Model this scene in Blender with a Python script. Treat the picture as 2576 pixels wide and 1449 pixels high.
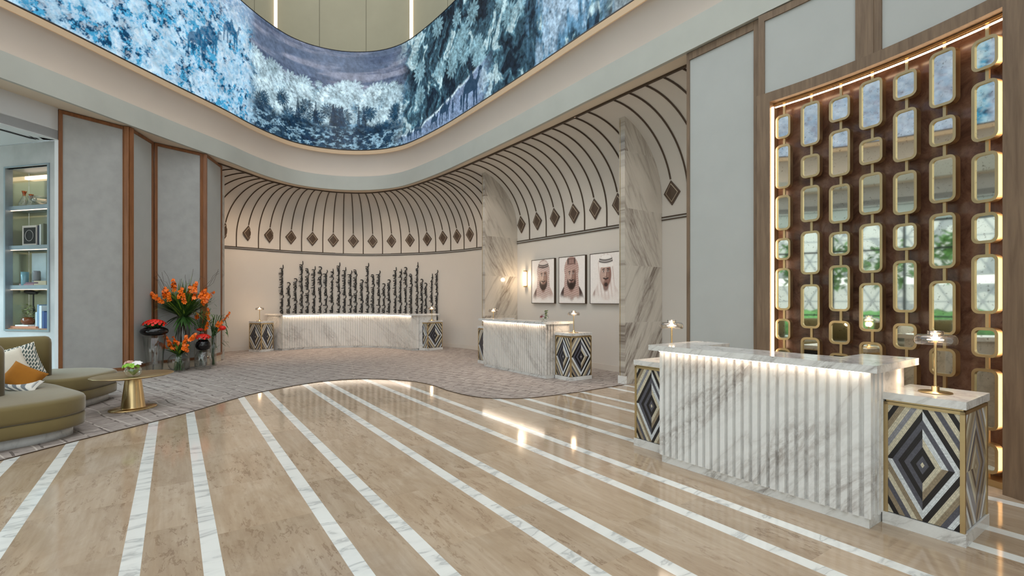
import bpy, math, random
import numpy as np
from mathutils import Vector, Matrix
for o in list(bpy.data.objects): bpy.data.objects.remove(o)
S = bpy.context.scene
C = S.collection
random.seed(7); PI = math.pi

# ---------------------------------------------------------------- camera, world, lights, exposure
F_PX, EYE, CX, HY = 1248.0, 1.55, 1288.0, 754.0
cd = bpy.data.cameras.new('camera'); cam = bpy.data.objects.new('camera', cd); C.objects.link(cam)
cam.location = (0, 0, EYE); cam.rotation_euler = (PI/2, 0, 0)
cd.sensor_width = 36; cd.lens = F_PX/2576*36; cd.shift_y = (HY-724.5)/2576; cd.clip_end = 300
S.camera = cam
S.view_settings.view_transform = 'Standard'; S.view_settings.look = 'None'
S.view_settings.gamma = 1; S.view_settings.use_curve_mapping = False
S.view_settings.exposure = 0.0
W = bpy.data.worlds.new('world'); S.world = W; W.use_nodes = True
W.node_tree.nodes['Background'].inputs[0].default_value = (0.93, 0.965, 1.0, 1)
W.node_tree.nodes['Background'].inputs[1].default_value = 2.1

def area(name, loc, direction, sx, sy, power=0, color=(1,1,1), portal=False):
    l = bpy.data.lights.new(name, 'AREA'); l.shape = 'RECTANGLE'; l.size = sx; l.size_y = sy
    l.energy = power; l.color = color
    if portal: l.cycles.is_portal = True
    o = bpy.data.objects.new(name, l); C.objects.link(o); o.location = loc
    o.rotation_euler = Vector(direction).to_track_quat('-Z', 'Y').to_euler(); return o
def spot(name, loc, target, power, color=(1, .8, .6), size=100, blend=.8, r=.06):
    l = bpy.data.lights.new(name, 'SPOT'); l.energy = power; l.color = color
    l.spot_size = math.radians(size); l.spot_blend = blend; l.shadow_soft_size = r
    o = bpy.data.objects.new(name, l); C.objects.link(o); o.location = loc
    o.rotation_euler = (Vector(target)-Vector(loc)).to_track_quat('-Z', 'Y').to_euler(); return o
area('skylight_portal', (-2.5, 6, 13.95), (0, 0, -1), 14, 24, portal=True)
area('window_portal_left', (-12.9, 2.4, 2.2), (1, 0, 0), 4.4, 13.2, portal=True)
area('sky_fill_left', (-14.3, 3.0, 6.2), (1, 0, -.55), 14, 2.4, 8000, (.60, .84, 1.0))  # bluish area light added outside the left windows, stands in for the sky
area('window_portal_back', (-4.4, -5.9, 4.0), (0, 1, 0), 16.8, 8, portal=True)

# ---------------------------------------------------------------- geometry helpers
U = np.array([-.57279, .81970]); V = np.array([.81970, .57279])
def uv(u, v): return (float(U[0]*u+V[0]*v), float(U[1]*u+V[1]*v))
def at(px, py, z):
    Y = F_PX*(EYE-z)/(py-HY); return ((px-CX)*Y/F_PX, Y)
def zat(py, Y): return EYE+(HY-py)*Y/F_PX
def lin(c):
    c = np.array(c, float)/255
    return tuple(np.where(c <= .04045, c/12.92, ((c+.055)/1.055)**2.4))+(1.0,)
def hit(path, px, near=False):
    k = (px-CX)/F_PX; best = None; s = 0
    for i in range(len(path)-1):
        a, b = path[i], path[i+1]; L = math.dist(a, b)
        fa, fb = a[0]-k*a[1], b[0]-k*b[1]
        if fa*fb <= 0 and fa != fb:
            t = fa/(fa-fb); p = (a[0]+(b[0]-a[0])*t, a[1]+(b[1]-a[1])*t)
            if p[1] > .5 and (best is None or (p[1] > best[0][1]) != near): best = (p, s+L*t)
        s += L
    return best
def smooth(pts, n=8, closed=False):
    P = [Vector((p[0], p[1], 0)) for p in pts]; out = []; N = len(P)
    for i in range(N if closed else N-1):
        g = (lambda j: P[j % N]) if closed else (lambda j: P[max(0, min(N-1, j))])
        a, b, c, d = g(i-1), g(i), g(i+1), g(i+2)
        for j in range(n):
            t = j/n
            q = .5*((2*b)+(c-a)*t+(2*a-5*b+4*c-d)*t*t+(3*b-a-3*c+d)*t**3); out.append((q.x, q.y))
    if not closed: out.append((P[-1].x, P[-1].y))
    return out
def normals(path):
    P = np.array(path); D = np.gradient(P, axis=0); L = np.hypot(D[:, 0], D[:, 1])+1e-9
    return np.c_[-D[:, 1]/L, D[:, 0]/L]
def offset(path, d):
    N = normals(path); return [tuple(np.array(p)+n*d) for p, n in zip(path, N)]

class MB:
    def __init__(s): s.v = []; s.f = []; s.sm = []; s.uv = {}
    def add(s, vs, fs, sm=False):
        n = len(s.v); s.v += [tuple(map(float, v)) for v in vs]
        s.f += [tuple(i+n for i in f) for f in fs]; s.sm += [sm]*len(fs); return s
    def prism(s, poly, z0, z1, sm=False):
        a = sum(poly[i][0]*poly[(i+1) % len(poly)][1]-poly[(i+1) % len(poly)][0]*poly[i][1] for i in range(len(poly)))
        if a < 0: poly = poly[::-1]
        n = len(poly); vs = [(p[0], p[1], z0) for p in poly]+[(p[0], p[1], z1) for p in poly]
        s.add(vs, [tuple(range(n))[::-1], tuple(range(n, 2*n))]); s.add(vs, [(i, (i+1) % n, n+(i+1) % n, n+i) for i in range(n)], sm); return s
    def box(s, x0, y0, z0, x1, y1, z1): return s.prism([(x0, y0), (x1, y0), (x1, y1), (x0, y1)], z0, z1)
    def seg(s, a, b, t, z0, z1, side=0):
        a = np.array(a[:2], float); b = np.array(b[:2], float); d = (b-a)/np.linalg.norm(b-a); n = np.array([-d[1], d[0]])
        o = n*(-t/2+side*t/2); return s.prism([tuple(a+o), tuple(b+o), tuple(b+o+n*t), tuple(a+o+n*t)], z0, z1)
    def sweep(s, path, prof, sm=True, closed=False, N=None, split=False):
        if split:
            m = len(prof)
            for j in range(m if closed else m-1): s.sweep(path, [prof[j], prof[(j+1) % m]], sm)
            return s
        N = normals(path) if N is None else N; n, m = len(path), len(prof); vs = []
        for p, q in zip(path, N):
            for o, z in prof: vs.append((p[0]+q[0]*o, p[1]+q[1]*o, z))
        fs = []; mm = m if closed else m-1
        for i in range(n-1):
            for j in range(mm): fs.append((i*m+j, i*m+(j+1) % m, (i+1)*m+(j+1) % m, (i+1)*m+j))
        s.add(vs, fs, sm)
        if closed: s.add(vs, [tuple(range(m)), tuple((n-1)*m+j for j in range(m))[::-1]])
        return s
    def tube(s, pts, r, k=8, cap=True):
        P = [Vector(p) for p in pts]; R = r if hasattr(r, '__len__') else [r]*len(P); vs = []; fs = []; prev = None
        for i, p in enumerate(P):
            d = (P[min(i+1, len(P)-1)]-P[max(i-1, 0)])
            if d.length < 1e-9: d = Vector((0, 0, 1))
            d.normalize()
            if prev is None: prev = d.orthogonal().normalized()
            x = (prev-d*prev.dot(d)); x = d.orthogonal() if x.length < 1e-6 else x; x.normalize(); y = d.cross(x); prev = x
            for j in range(k):
                a = 2*PI*j/k; vs.append(p+(x*math.cos(a)+y*math.sin(a))*R[i])
        for i in range(len(P)-1):
            for j in range(k): fs.append((i*k+j, i*k+(j+1) % k, (i+1)*k+(j+1) % k, (i+1)*k+j))
        s.add(vs, fs, True)
        if cap: s.add(vs, [tuple(range(k))[::-1], tuple((len(P)-1)*k+j for j in range(k))])
        return s
    def lathe(s, c, prof, k=28, sx=1, sy=1, rot=0):
        vs = []; fs = []; m = len(prof)
        for i in range(k):
            a = 2*PI*i/k; ca, sa = math.cos(a)*sx, math.sin(a)*sy; x, y = ca*math.cos(rot)-sa*math.sin(rot), ca*math.sin(rot)+sa*math.cos(rot)
            for r, z in prof: vs.append((c[0]+r*x, c[1]+r*y, c[2]+z))
        for i in range(k):
            for j in range(m-1):
                fs.append((i*m+j, ((i+1) % k)*m+j, ((i+1) % k)*m+j+1, i*m+j+1))
        s.add(vs, fs, True); return s
    def ball(s, c, r, k=12, sz=1):
        return s.lathe(c, [(r*math.sin(PI*j/(k//2)) if 0 < j < k//2 else 1e-4, -r*sz*math.cos(PI*j/(k//2))) for j in range(k//2+1)], k)
    def xf(s, origin, ang):
        ca, sa = math.cos(ang), math.sin(ang)
        s.v = [(origin[0]+x*ca-y*sa, origin[1]+x*sa+y*ca, z) for x, y, z in s.v]; return s

def tag(o, label=None, cat=None, group=None, kind=None):
    for k, v in (('label', label), ('category', cat), ('group', group), ('kind', kind)):
        if v: o[k] = v
    return o
def thing(name, loc, label, cat, group=None, rz=0):
    o = bpy.data.objects.new(name, None); C.objects.link(o); o.empty_display_size = .1
    o.location = (loc[0], loc[1], loc[2] if len(loc) > 2 else 0); o.rotation_euler = (0, 0, rz); return tag(o, label, cat, group)
def base_of(o):
    p = Vector((0, 0, 0)); r = 0
    while o: p = p+Vector(o.location); r += o.rotation_euler[2]; o = o.parent
    return p, r
def obj(name, mb, mat, parent=None, local=False, bevel=0, label=None, kind=None):
    me = bpy.data.meshes.new(name); vs = mb.v
    if parent and not local:
        p, r = base_of(parent); c, s_ = math.cos(-r), math.sin(-r)
        vs = [((x-p.x)*c-(y-p.y)*s_, (x-p.x)*s_+(y-p.y)*c, z-p.z) for x, y, z in vs]
    me.from_pydata(vs, [], mb.f); me.polygons.foreach_set('use_smooth', mb.sm)
    for m in (mat if isinstance(mat, (list, tuple)) else [mat]): me.materials.append(m)
    me.update()
    o = bpy.data.objects.new(name, me); C.objects.link(o)
    if parent: o.parent = parent
    if bevel:
        b = o.modifiers.new('b', 'BEVEL'); b.width = bevel; b.segments = 2; b.limit_method = 'ANGLE'; b.angle_limit = math.radians(50)
    if label: o['label'] = label
    if kind: o['kind'] = kind
    return o
def struct(name, mb, mat, **k): return obj(name, mb, mat, kind='structure', **k)
def copy_tree(o, parent=None):
    c = o.copy(); C.objects.link(c)
    if parent: c.parent = parent
    for ch in [x for x in bpy.data.objects if x.parent == o]: copy_tree(ch, c)
    return c

# ---------------------------------------------------------------- materials
class NT:
    def __init__(s, name):
        s.m = bpy.data.materials.new(name); s.m.use_nodes = True; s.t = s.m.node_tree; s.t.nodes.clear()
        s.out = s.t.nodes.new('ShaderNodeOutputMaterial'); s.tc = None
    def n(s, typ, ins={}, **props):
        nd = s.t.nodes.new(typ)
        for k, v in props.items(): setattr(nd, k, v)
        for k, v in ins.items():
            i = nd.inputs[k]
            if isinstance(v, bpy.types.NodeSocket): s.t.links.new(v, i)
            else: i.default_value = v
        return nd
    def math(s, op, a, b=0.0, c=None):
        ins = {0: a, 1: b}
        if c is not None: ins[2] = c
        return s.n('ShaderNodeMath', ins, operation=op).outputs[0]
    def obj(s, rot=(0, 0, 0), scale=(1, 1, 1), world=False, uvm=False):
        v = s.n('ShaderNodeNewGeometry').outputs['Position'] if world else s.n('ShaderNodeTexCoord').outputs['UV' if uvm else 'Object']
        if any(rot): v = s.n('ShaderNodeMapping', {0: v, 'Rotation': rot}).outputs[0]
        return s.n('ShaderNodeMapping', {0: v, 'Scale': scale}).outputs[0]
    def noise(s, vec, scale, detail=4, rough=.55, dist=0): return s.n('ShaderNodeTexNoise', {'Vector': vec, 'Scale': scale, 'Detail': detail, 'Roughness': rough, 'Distortion': dist}).outputs['Fac']
    def ramp(s, fac, stops, const=False):
        r = s.n('ShaderNodeValToRGB', {0: fac}); e = r.color_ramp.elements
        if const: r.color_ramp.interpolation = 'CONSTANT'
        while len(e) < len(stops): e.new(.5)
        for i, (p, c) in enumerate(stops):
            e[i].position = p; e[i].color = c if len(c) == 4 else tuple(c)+(1,)
        return r.outputs[0]
    def mix(s, f, a, b, blend='MIX'):
        nd = s.n('ShaderNodeMix', {}, data_type='RGBA', blend_type=blend)
        for i, v in ((0, f), (6, a), (7, b)):
            if isinstance(v, bpy.types.NodeSocket): s.t.links.new(v, nd.inputs[i])
            else: nd.inputs[i].default_value = v
        return nd.outputs[2]
    def bump(s, h, strength=.2, dist=.01): return s.n('ShaderNodeBump', {'Height': h, 'Strength': strength, 'Distance': dist}).outputs[0]
    def done(s, **ins):
        b = s.n('ShaderNodeBsdfPrincipled', {k.replace('_', ' '): v for k, v in ins.items()})
        s.t.links.new(b.outputs[0], s.out.inputs[0]); return s.m
def g(v): return (v, v, v, 1)
def plain(name, c, rough=.5, metal=0, var=.06, scale=6, bump=.03, **k):
    t = NT(name); c = lin(c); n = t.noise(t.obj(), scale, 5)
    col = t.ramp(n, [(.3, tuple(x*(1-var) for x in c[:3])), (.7, tuple(min(1, x*(1+var)) for x in c[:3]))])
    return t.done(Base_Color=col, Roughness=rough, Metallic=metal, Normal=t.bump(t.noise(t.obj(), scale*12, 3), bump, .004), **k)
def emit(name, c, s):
    t = NT(name); e = t.n('ShaderNodeEmission', {0: c, 1: s}); t.t.links.new(e.outputs[0], t.out.inputs[0]); return t.m
def marble(name, white=(236, 234, 230), vein=(150, 142, 136), theta=50, scale=1.0, amt=.8, rough=.18, fin=False):
    t = NT(name); th = math.radians(theta)
    if fin:
        P = t.n('ShaderNodeNewGeometry').outputs['Position']; s_ = t.n('ShaderNodeVectorMath', {0: P, 1: (.8197, .5728, 0)}, operation='DOT_PRODUCT').outputs['Value']
        z = t.n('ShaderNodeSeparateXYZ', {0: P}).outputs[2]; zz = t.math('ABSOLUTE', t.math('SUBTRACT', z, 2.18))
        row = t.math('FLOOR', t.math('DIVIDE', t.math('SUBTRACT', z, 2.18), 1.05))
        v = t.n('ShaderNodeCombineXYZ', {0: s_, 1: t.math('MULTIPLY', row, 3.7), 2: zz}).outputs[0]
        p = t.n('ShaderNodeMapping', {0: t.n('ShaderNodeMapping', {0: v, 'Rotation': (0, th, 0)}).outputs[0], 'Scale': (scale*.45, scale, scale*2.4)}).outputs[0]
    else: p = t.obj((0, th, .35), (scale*.45, scale*1.8, scale*2.4))
    w = t.n('ShaderNodeTexNoise', {'Vector': p, 'Scale': .8, 'Detail': 2.0}).outputs['Color']
    p2 = t.n('ShaderNodeVectorMath', {0: p, 1: t.n('ShaderNodeVectorMath', {0: w, 'Scale': .7}, operation='SCALE').outputs[0]}, operation='ADD').outputs[0]
    p3 = t.n('ShaderNodeMapping', {0: p2, 'Scale': (.7, 1, 1)}).outputs[0]
    a = t.noise(p3, 1.1, 5, .5); vn = t.math('ABSOLUTE', t.math('SUBTRACT', a, .52))
    thin = t.ramp(vn, [(0.0, g(.9)), (.012, g(.4)), (.05, g(0))])
    broad = t.ramp(t.noise(p3, .75, 3, .5), [(.48, g(0)), (.60, g(.5)), (.66, g(.95)), (.72, g(.3)), (.85, g(.1))])
    fine = t.ramp(t.noise(p3, 8, 5, .7, .2), [(.40, g(.15)), (.62, g(1))])
    m = t.math('MINIMUM', t.math('MULTIPLY', t.math('ADD', t.math('MULTIPLY', thin, .45), t.math('ADD', t.math('MULTIPLY', broad, fine), t.math('MULTIPLY', fine, .10))), amt), 1.0)
    return t.done(Base_Color=t.mix(m, lin(white), lin(vein)), Roughness=rough)
def wood(name, c, c2, rough=.4, axis='z', scale=1.0):
    t = NT(name); sc = {'z': (14, 14, 1.2), 'x': (1.2, 14, 14)}[axis]
    n = t.noise(t.obj((0, 0, 0), tuple(scale*x for x in sc)), 1.6, 7, .6, .4)
    return t.done(Base_Color=t.ramp(n, [(.3, lin(c)), (.7, lin(c2))]), Roughness=rough)
def glass(name, tint=(1, 1, 1, 1), gl=1.0, base=.04):
    t = NT(name); lw = t.n('ShaderNodeLayerWeight', {0: .35}).outputs['Facing']
    f = t.math('MINIMUM', t.math('MULTIPLY', t.math('ADD', base, t.math('POWER', lw, 2.5)), gl), 1.0)
    tr = t.n('ShaderNodeBsdfTransparent', {0: tint}); gs = t.n('ShaderNodeBsdfGlossy', {'Roughness': .03})
    mx = t.n('ShaderNodeMixShader', {0: f, 1: tr.outputs[0], 2: gs.outputs[0]}); t.t.links.new(mx.outputs[0], t.out.inputs[0]); return t.m
def vcol(name, rough=.4, emission=0, spec=.3):
    t = NT(name); c = t.n('ShaderNodeVertexColor', layer_name='paint').outputs[0]
    if emission:
        e = t.n('ShaderNodeEmission', {0: c, 1: emission}); gl = t.n('ShaderNodeBsdfGlossy', {'Roughness': .25})
        mx = t.n('ShaderNodeMixShader', {0: .03, 1: e.outputs[0], 2: gl.outputs[0]}); t.t.links.new(mx.outputs[0], t.out.inputs[0]); return t.m
    return t.done(Base_Color=c, Roughness=rough)

def floor_mat():
    t = NT('travertine_floor')
    P = t.n('ShaderNodeNewGeometry').outputs['Position']
    dot = lambda v: t.n('ShaderNodeVectorMath', {0: P, 1: v}, operation='DOT_PRODUCT').outputs['Value']
    s = dot((.8258, .5640, 0)); u = dot((-.5640, .8258, 0))
    per = 1.095; q = t.math('SUBTRACT', s, .1425); k = t.math('FLOOR', t.math('DIVIDE', q, per)); m = t.math('SUBTRACT', q, t.math('MULTIPLY', k, per))
    s1 = t.math('LESS_THAN', m, .10); s2 = t.math('MULTIPLY', t.math('GREATER_THAN', m, .6975), t.math('LESS_THAN', m, .7975))
    stripe = t.math('ADD', s1, s2)
    band = t.math('ADD', t.math('MULTIPLY', k, 2.0), t.math('GREATER_THAN', m, .75))
    band2 = t.math('ADD', t.math('MULTIPLY', k, 2.0), t.math('GREATER_THAN', m, .4))
    off = t.math('FRACT', t.math('MULTIPLY', t.math('SINE', t.math('MULTIPLY', band, 12.9)), 43.7))
    tile = t.math('FLOOR', t.math('ADD', t.math('DIVIDE', u, .95), off))
    cid = t.n('ShaderNodeCombineXYZ', {0: band, 1: tile, 2: 0.0}).outputs[0]
    wn = t.n('ShaderNodeTexWhiteNoise', {0: cid}, noise_dimensions='3D')
    rnd = wn.outputs['Value']
    sh = t.math('MULTIPLY', rnd, 40.0)
    pc = t.n('ShaderNodeCombineXYZ', {0: t.math('ADD', t.math('MULTIPLY', s, 3.2), sh), 1: t.math('ADD', t.math('MULTIPLY', u, .9), sh), 2: sh}).outputs[0]
    n1 = t.noise(pc, 1.3, 8, .62, .9); n2 = t.noise(pc, 6.5, 7, .72, .35)
    base = t.ramp(n1, [(.25, lin((162, 140, 117))), (.45, lin((177, 156, 131))), (.62, lin((188, 169, 146))), (.8, lin((167, 148, 125)))])
    vein = t.ramp(n2, [(.54, g(0)), (.60, g(.75)), (.66, g(.1)), (.8, g(.6))])
    patch = t.ramp(t.noise(pc, .8, 4), [(.42, g(.1)), (.62, g(1))])
    col = t.mix(t.math('MULTIPLY', vein, patch), base, lin((126, 100, 78)))
    gr_ = t.noise(t.n('ShaderNodeCombineXYZ', {0: t.math('ADD', t.math('MULTIPLY', s, 34), sh), 1: t.math('MULTIPLY', u, 1.6), 2: sh}).outputs[0], 1.0, 4)
    col = t.mix(t.ramp(gr_, [(.35, g(0)), (.75, g(.38))]), col, lin((150, 126, 102)))
    hv = t.n('ShaderNodeHueSaturation', {'Value': t.math('ADD', .90, t.math('MULTIPLY', rnd, .17)), 'Color': col}).outputs[0]
    # white marble inlay, blocks of .42 m with veins running across
    ub = t.math('FLOOR', t.math('DIVIDE', t.math('ADD', u, t.math('MULTIPLY', band2, .17)), .62)); r2 = t.n('ShaderNodeTexWhiteNoise', {0: t.n('ShaderNodeCombineXYZ', {0: band2, 1: ub, 2: 3.0}).outputs[0]}).outputs['Value']
    pm = t.n('ShaderNodeCombineXYZ', {0: t.math('ADD', t.math('MULTIPLY', s, 3.0), t.math('MULTIPLY', r2, 30)), 1: t.math('MULTIPLY', u, 9.0), 2: 0.0}).outputs[0]
    mv = t.ramp(t.noise(pm, .8, 5, .5, .8), [(.46, g(0)), (.55, g(.10)), (.60, g(.55)), (.63, g(.15)), (.8, g(.3))])
    mar = t.mix(mv, lin((226, 226, 220)), lin((140, 142, 142)))
    col = t.mix(stripe, hv, mar)
    bmp = t.bump(t.noise(t.obj(world=True), 5.0, 2), .12, .002)
    return t.done(Base_Color=col, Roughness=.09, Normal=bmp, **{'Specular_IOR_Level': .5})

def carpet_mat():
    t = NT('carpet_pile')
    P = t.obj((0, 0, math.radians(35)), (1, 1, 1), world=True)
    wob = t.n('ShaderNodeTexNoise', {'Vector': P, 'Scale': 1.3, 'Detail': 1.0}).outputs['Color']
    P = t.n('ShaderNodeVectorMath', {0: P, 1: t.n('ShaderNodeVectorMath', {0: wob, 'Scale': .16}, operation='SCALE').outputs[0]}, operation='ADD').outputs[0]
    def br(sc, bw, rh, mort, off):
        return t.n('ShaderNodeTexBrick', {'Vector': P, 'Color1': g(0), 'Color2': g(0), 'Mortar': g(1), 'Scale': sc, 'Mortar Size': mort, 'Brick Width': bw, 'Row Height': rh, 'Bias': 0.0, 'Mortar Smooth': .1}, offset=off).outputs['Color']
    l1 = br(1, .42, .24, .0075, .5); P2 = t.n('ShaderNodeMapping', {0: P, 'Rotation': (0, 0, .62), 'Location': (.13, .07, 0)}).outputs[0]
    l2 = t.n('ShaderNodeTexBrick', {'Vector': P2, 'Color1': g(0), 'Color2': g(0), 'Mortar': g(1), 'Scale': 1.0, 'Mortar Size': .008, 'Brick Width': .30, 'Row Height': .5, 'Mortar Smooth': .1}, offset=.35).outputs['Color']
    P3 = t.n('ShaderNodeMapping', {0: P, 'Rotation': (0, 0, .05), 'Location': (.21, .12, 0)}).outputs[0]
    l3 = t.n('ShaderNodeTexBrick', {'Vector': P3, 'Color1': g(0), 'Color2': g(0), 'Mortar': g(1), 'Scale': 1.0, 'Mortar Size': .011, 'Brick Width': .26, 'Row Height': .21, 'Mortar Smooth': .1}, offset=.4).outputs['Color']
    gate = t.ramp(t.noise(P, 4.5, 2), [(.46, g(0)), (.50, g(1))]); gate2 = t.ramp(t.noise(P2, 3.5, 1), [(.5, g(0)), (.55, g(1))])
    base = t.ramp(t.noise(P, 9, 5), [(.3, lin((142, 131, 124))), (.7, lin((164, 153, 145)))])
    c = t.mix(t.math('MULTIPLY', l1, .7), base, lin((206, 196, 186)))
    c = t.mix(t.math('MULTIPLY', t.math('MULTIPLY', l2, gate2), .6), c, lin((186, 174, 163)))
    c = t.mix(t.math('MULTIPLY', t.math('MULTIPLY', l3, gate), .8), c, lin((78, 66, 62)))
    return t.done(Base_Color=c, Roughness=.95, Normal=t.bump(t.noise(t.obj(world=True), 160, 3), .4, .006))

def mosaic_mat(name, ramps, tiles=True):
    # ramps: four lists of colours from the centre outward: up-left, up-right, low-left, low-right; UV = metres from centre
    t = NT(name); sx = t.n('ShaderNodeSeparateXYZ', {0: t.n('ShaderNodeTexCoord').outputs['UV']}); x, y = sx.outputs[0], sx.outputs[1]
    ax, ay = t.math('ABSOLUTE', x), t.math('ABSOLUTE', y)
    d = t.math('ADD', ax, t.math('MULTIPLY', ay, 1/1.55)); e = t.math('SUBTRACT', ay, t.math('MULTIPLY', ax, 1/1.55))
    dn = t.math('DIVIDE', d, .0385*12); cols = []
    for r in ramps: cols.append(t.ramp(dn, [(i/len(r), lin(c)) for i, c in enumerate(r)], True))
    right = t.math('GREATER_THAN', x, 0.0); up = t.math('GREATER_THAN', y, 0.0)
    c = t.mix(up, t.mix(right, cols[2], cols[3]), t.mix(right, cols[0], cols[1]))
    c = t.mix(t.math('LESS_THAN', d, .013), c, lin(CR))
    if tiles:
        fd = t.math('FRACT', t.math('DIVIDE', d, .0139)); row = t.math('FLOOR', t.math('DIVIDE', d, .0139))
        fe = t.math('FRACT', t.math('ADD', t.math('DIVIDE', e, .013), t.math('MULTIPLY', row, .37)))
        gr = t.math('MAXIMUM', t.math('LESS_THAN', fd, .09), t.math('LESS_THAN', fe, .09))
        wn = t.n('ShaderNodeTexWhiteNoise', {0: t.n('ShaderNodeCombineXYZ', {0: row, 1: t.math('FLOOR', t.math('ADD', t.math('DIVIDE', e, .013), t.math('MULTIPLY', row, .37))), 2: t.math('ADD', right, t.math('MULTIPLY', up, 2))}).outputs[0]}).outputs[0]
        c = t.n('ShaderNodeHueSaturation', {'Value': t.math('ADD', .84, t.math('MULTIPLY', wn, .3)), 'Color': c}).outputs[0]
        c = t.mix(t.math('MULTIPLY', gr, .55), c, lin((70, 64, 60)))
    else:
        n = t.noise(t.n('ShaderNodeCombineXYZ', {0: t.math('MULTIPLY', d, 90), 1: t.math('MULTIPLY', e, 9), 2: 0.0}).outputs[0], 1, 3)
        c = t.n('ShaderNodeHueSaturation', {'Value': t.math('ADD', .7, t.math('MULTIPLY', n, .6)), 'Color': c}).outputs[0]
    return t.done(Base_Color=c, Roughness=.28)
BK, WH, CR, DG, LG, BR, TN = (22, 20, 24), (214, 218, 220), (205, 196, 172), (84, 84, 94), (140, 140, 146), (146, 130, 106), (170, 156, 132)
MOS = [[DG, BK, DG, BK, DG, BK, CR, LG, CR, BR, BK, CR], [DG, BK, CR, WH, DG, WH, BK, CR, DG, CR, BK, CR],
       [DG, BK, DG, BK, DG, WH, BR, CR, DG, BR, BK, CR], [DG, BK, CR, BR, BK, WH, BK, CR, BR, DG, WH, BK]]
SID = [[BR, TN, CR, BR, DG, CR, LG, TN, BR, TN, CR, BR, WH, TN], [BR, TN, LG, BR, (92, 80, 72), LG, BR, (92, 80, 72), TN, LG, BR, WH, TN, BR],
       [BR, TN, (92, 80, 72), TN, CR, LG, LG, WH, TN, (92, 80, 72), WH, BR, TN, BR], [BR, TN, LG, BR, (92, 80, 72), LG, BR, (92, 80, 72), TN, LG, WH, BR, TN, TN]]

m_floor = floor_mat(); m_carpet = carpet_mat()
m_marble = marble('desk_marble', (230, 229, 226), (146, 134, 126), 48, 1.3, .62)
m_marble_b = marble('desk_marble_far', (228, 223, 216), (140, 128, 120), -38, 1.1, .65)
m_marble2 = marble('counter_marble', (224, 222, 218), (136, 128, 122), 40, 2.2, .8, .07)
m_marble_fin = marble('fin_marble', (196, 188, 176), (116, 104, 94), -60, .9, 1.0, .10, True)
m_plaster = plain('fascia_plaster', (180, 181, 173), .7, var=.05, scale=1.2)
m_cove = plain('cove_plaster', (188, 184, 180), .8, var=.02, scale=1)
m_soffit = plain('soffit_plaster', (216, 202, 182), .85, var=.02, scale=1)
m_niche = plain('niche_paint', (206, 200, 192), .8, var=.02, scale=1)
m_olive = plain('atrium_panel', (158, 153, 131), .7, var=.04, scale=1.2)
m_white = plain('white_paint', (206, 208, 210), .8, var=.01, scale=1)
m_stone = plain('grey_limewash', (178, 178, 178), .75, var=.16, scale=1.6)
m_fabric = plain('panel_fabric', (164, 164, 162), .85, var=.07, scale=5, bump=.15)
m_fabric2 = plain('panel_fabric_light', (176, 178, 175), .85, var=.03, scale=2, bump=.1)
m_wood = wood('walnut_frame', (112, 68, 36), (140, 90, 52))
m_wood2 = wood('walnut_surround', (104, 84, 65), (132, 110, 88), .5)
m_bronze = plain('bronze_trim', (74, 58, 44), .45, .3, var=.05)
m_bronze_l = plain('bronze_inlay', (196, 182, 160), .5, .2)
m_diamond = plain('bronze_diamond', (86, 70, 58), .5, .2)
m_brass = plain('brushed_brass', (212, 184, 136), .27, 1, var=.05, bump=.01)
m_brass_s = plain('satin_brass', (206, 182, 138), .36, 1, var=.05, bump=.01)
m_velvet = plain('olive_velvet', (112, 97, 58), .85, var=.05, scale=3, bump=.1, **{'Sheen_Weight': .5, 'Sheen_Roughness': .4})
m_black = plain('black_gloss', (12, 10, 12), .12, var=.0)
m_ink = plain('black_steel', (20, 18, 18), .5, var=.0)
m_glass = glass('clear_glass', (.965, .975, .965, 1), 1.5, .045); m_glass_w = glass('window_glass', (.97, 1, .98, 1), .6)
m_glass_l = glass('lamp_glass', (.985, .945, .90, 1), 2.2, .07)
m_glass_a = glass('amber_glass', (.95, .55, .3, 1), 1.1)
def mirror_mat():
    t = NT('antique_mirror'); n = t.ramp(t.noise(t.obj(world=True), 34, 7, .75), [(.57, lin((226, 226, 214))), (.69, lin((150, 146, 132)))])
    return t.done(Base_Color=n, Metallic=1.0, Roughness=.03)
m_mirror = mirror_mat()
def burl_mat():
    t = NT('burl_veneer'); p = t.obj(world=True); n = t.noise(p, 2.2, 10, .68, 2.2); n2 = t.noise(p, 14, 4, .6, 3)
    c = t.ramp(n, [(.3, lin((66, 43, 33))), (.5, lin((104, 75, 60))), (.72, lin((134, 103, 86)))])
    return t.done(Base_Color=t.mix(t.ramp(n2, [(.6, g(0)), (.75, g(.6))]), c, lin((50, 26, 18))), Roughness=.22)
m_burl = burl_mat()
m_led = emit('led_warm', (1, .70, .44, 1), 14)
m_led_desk = emit('led_desk', (1, .84, .68, 1), 14)
m_led_cove = emit('led_cove', (1, .76, .54, 1), 6.5)
m_slot = emit('slot_light', (1, .78, .55, 1), 3.0)
m_bulb = emit('lamp_glow', (1, .72, .45, 1), 30)
m_sconce = emit('sconce_glow', (1, .82, .6, 1), 5)
m_leaf = plain('leaf_green', (52, 88, 34), .5, var=.25, scale=9); m_leaf_l = plain('leaf_light', (128, 158, 52), .5, var=.2, scale=9)
m_orange = plain('orange_petal', (250, 112, 4), .5, var=.2, scale=20); m_red = plain('red_petal', (226, 30, 6), .5, var=.25, scale=25)
m_stem = plain('brown_stem', (74, 52, 34), .6); m_green_f = plain('green_petal', (138, 190, 50), .5, var=.2, scale=30); m_pink = plain('dusty_petal', (204, 160, 146), .6, var=.1, scale=20); m_whitef = plain('white_petal', (232, 228, 224), .6)
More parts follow.
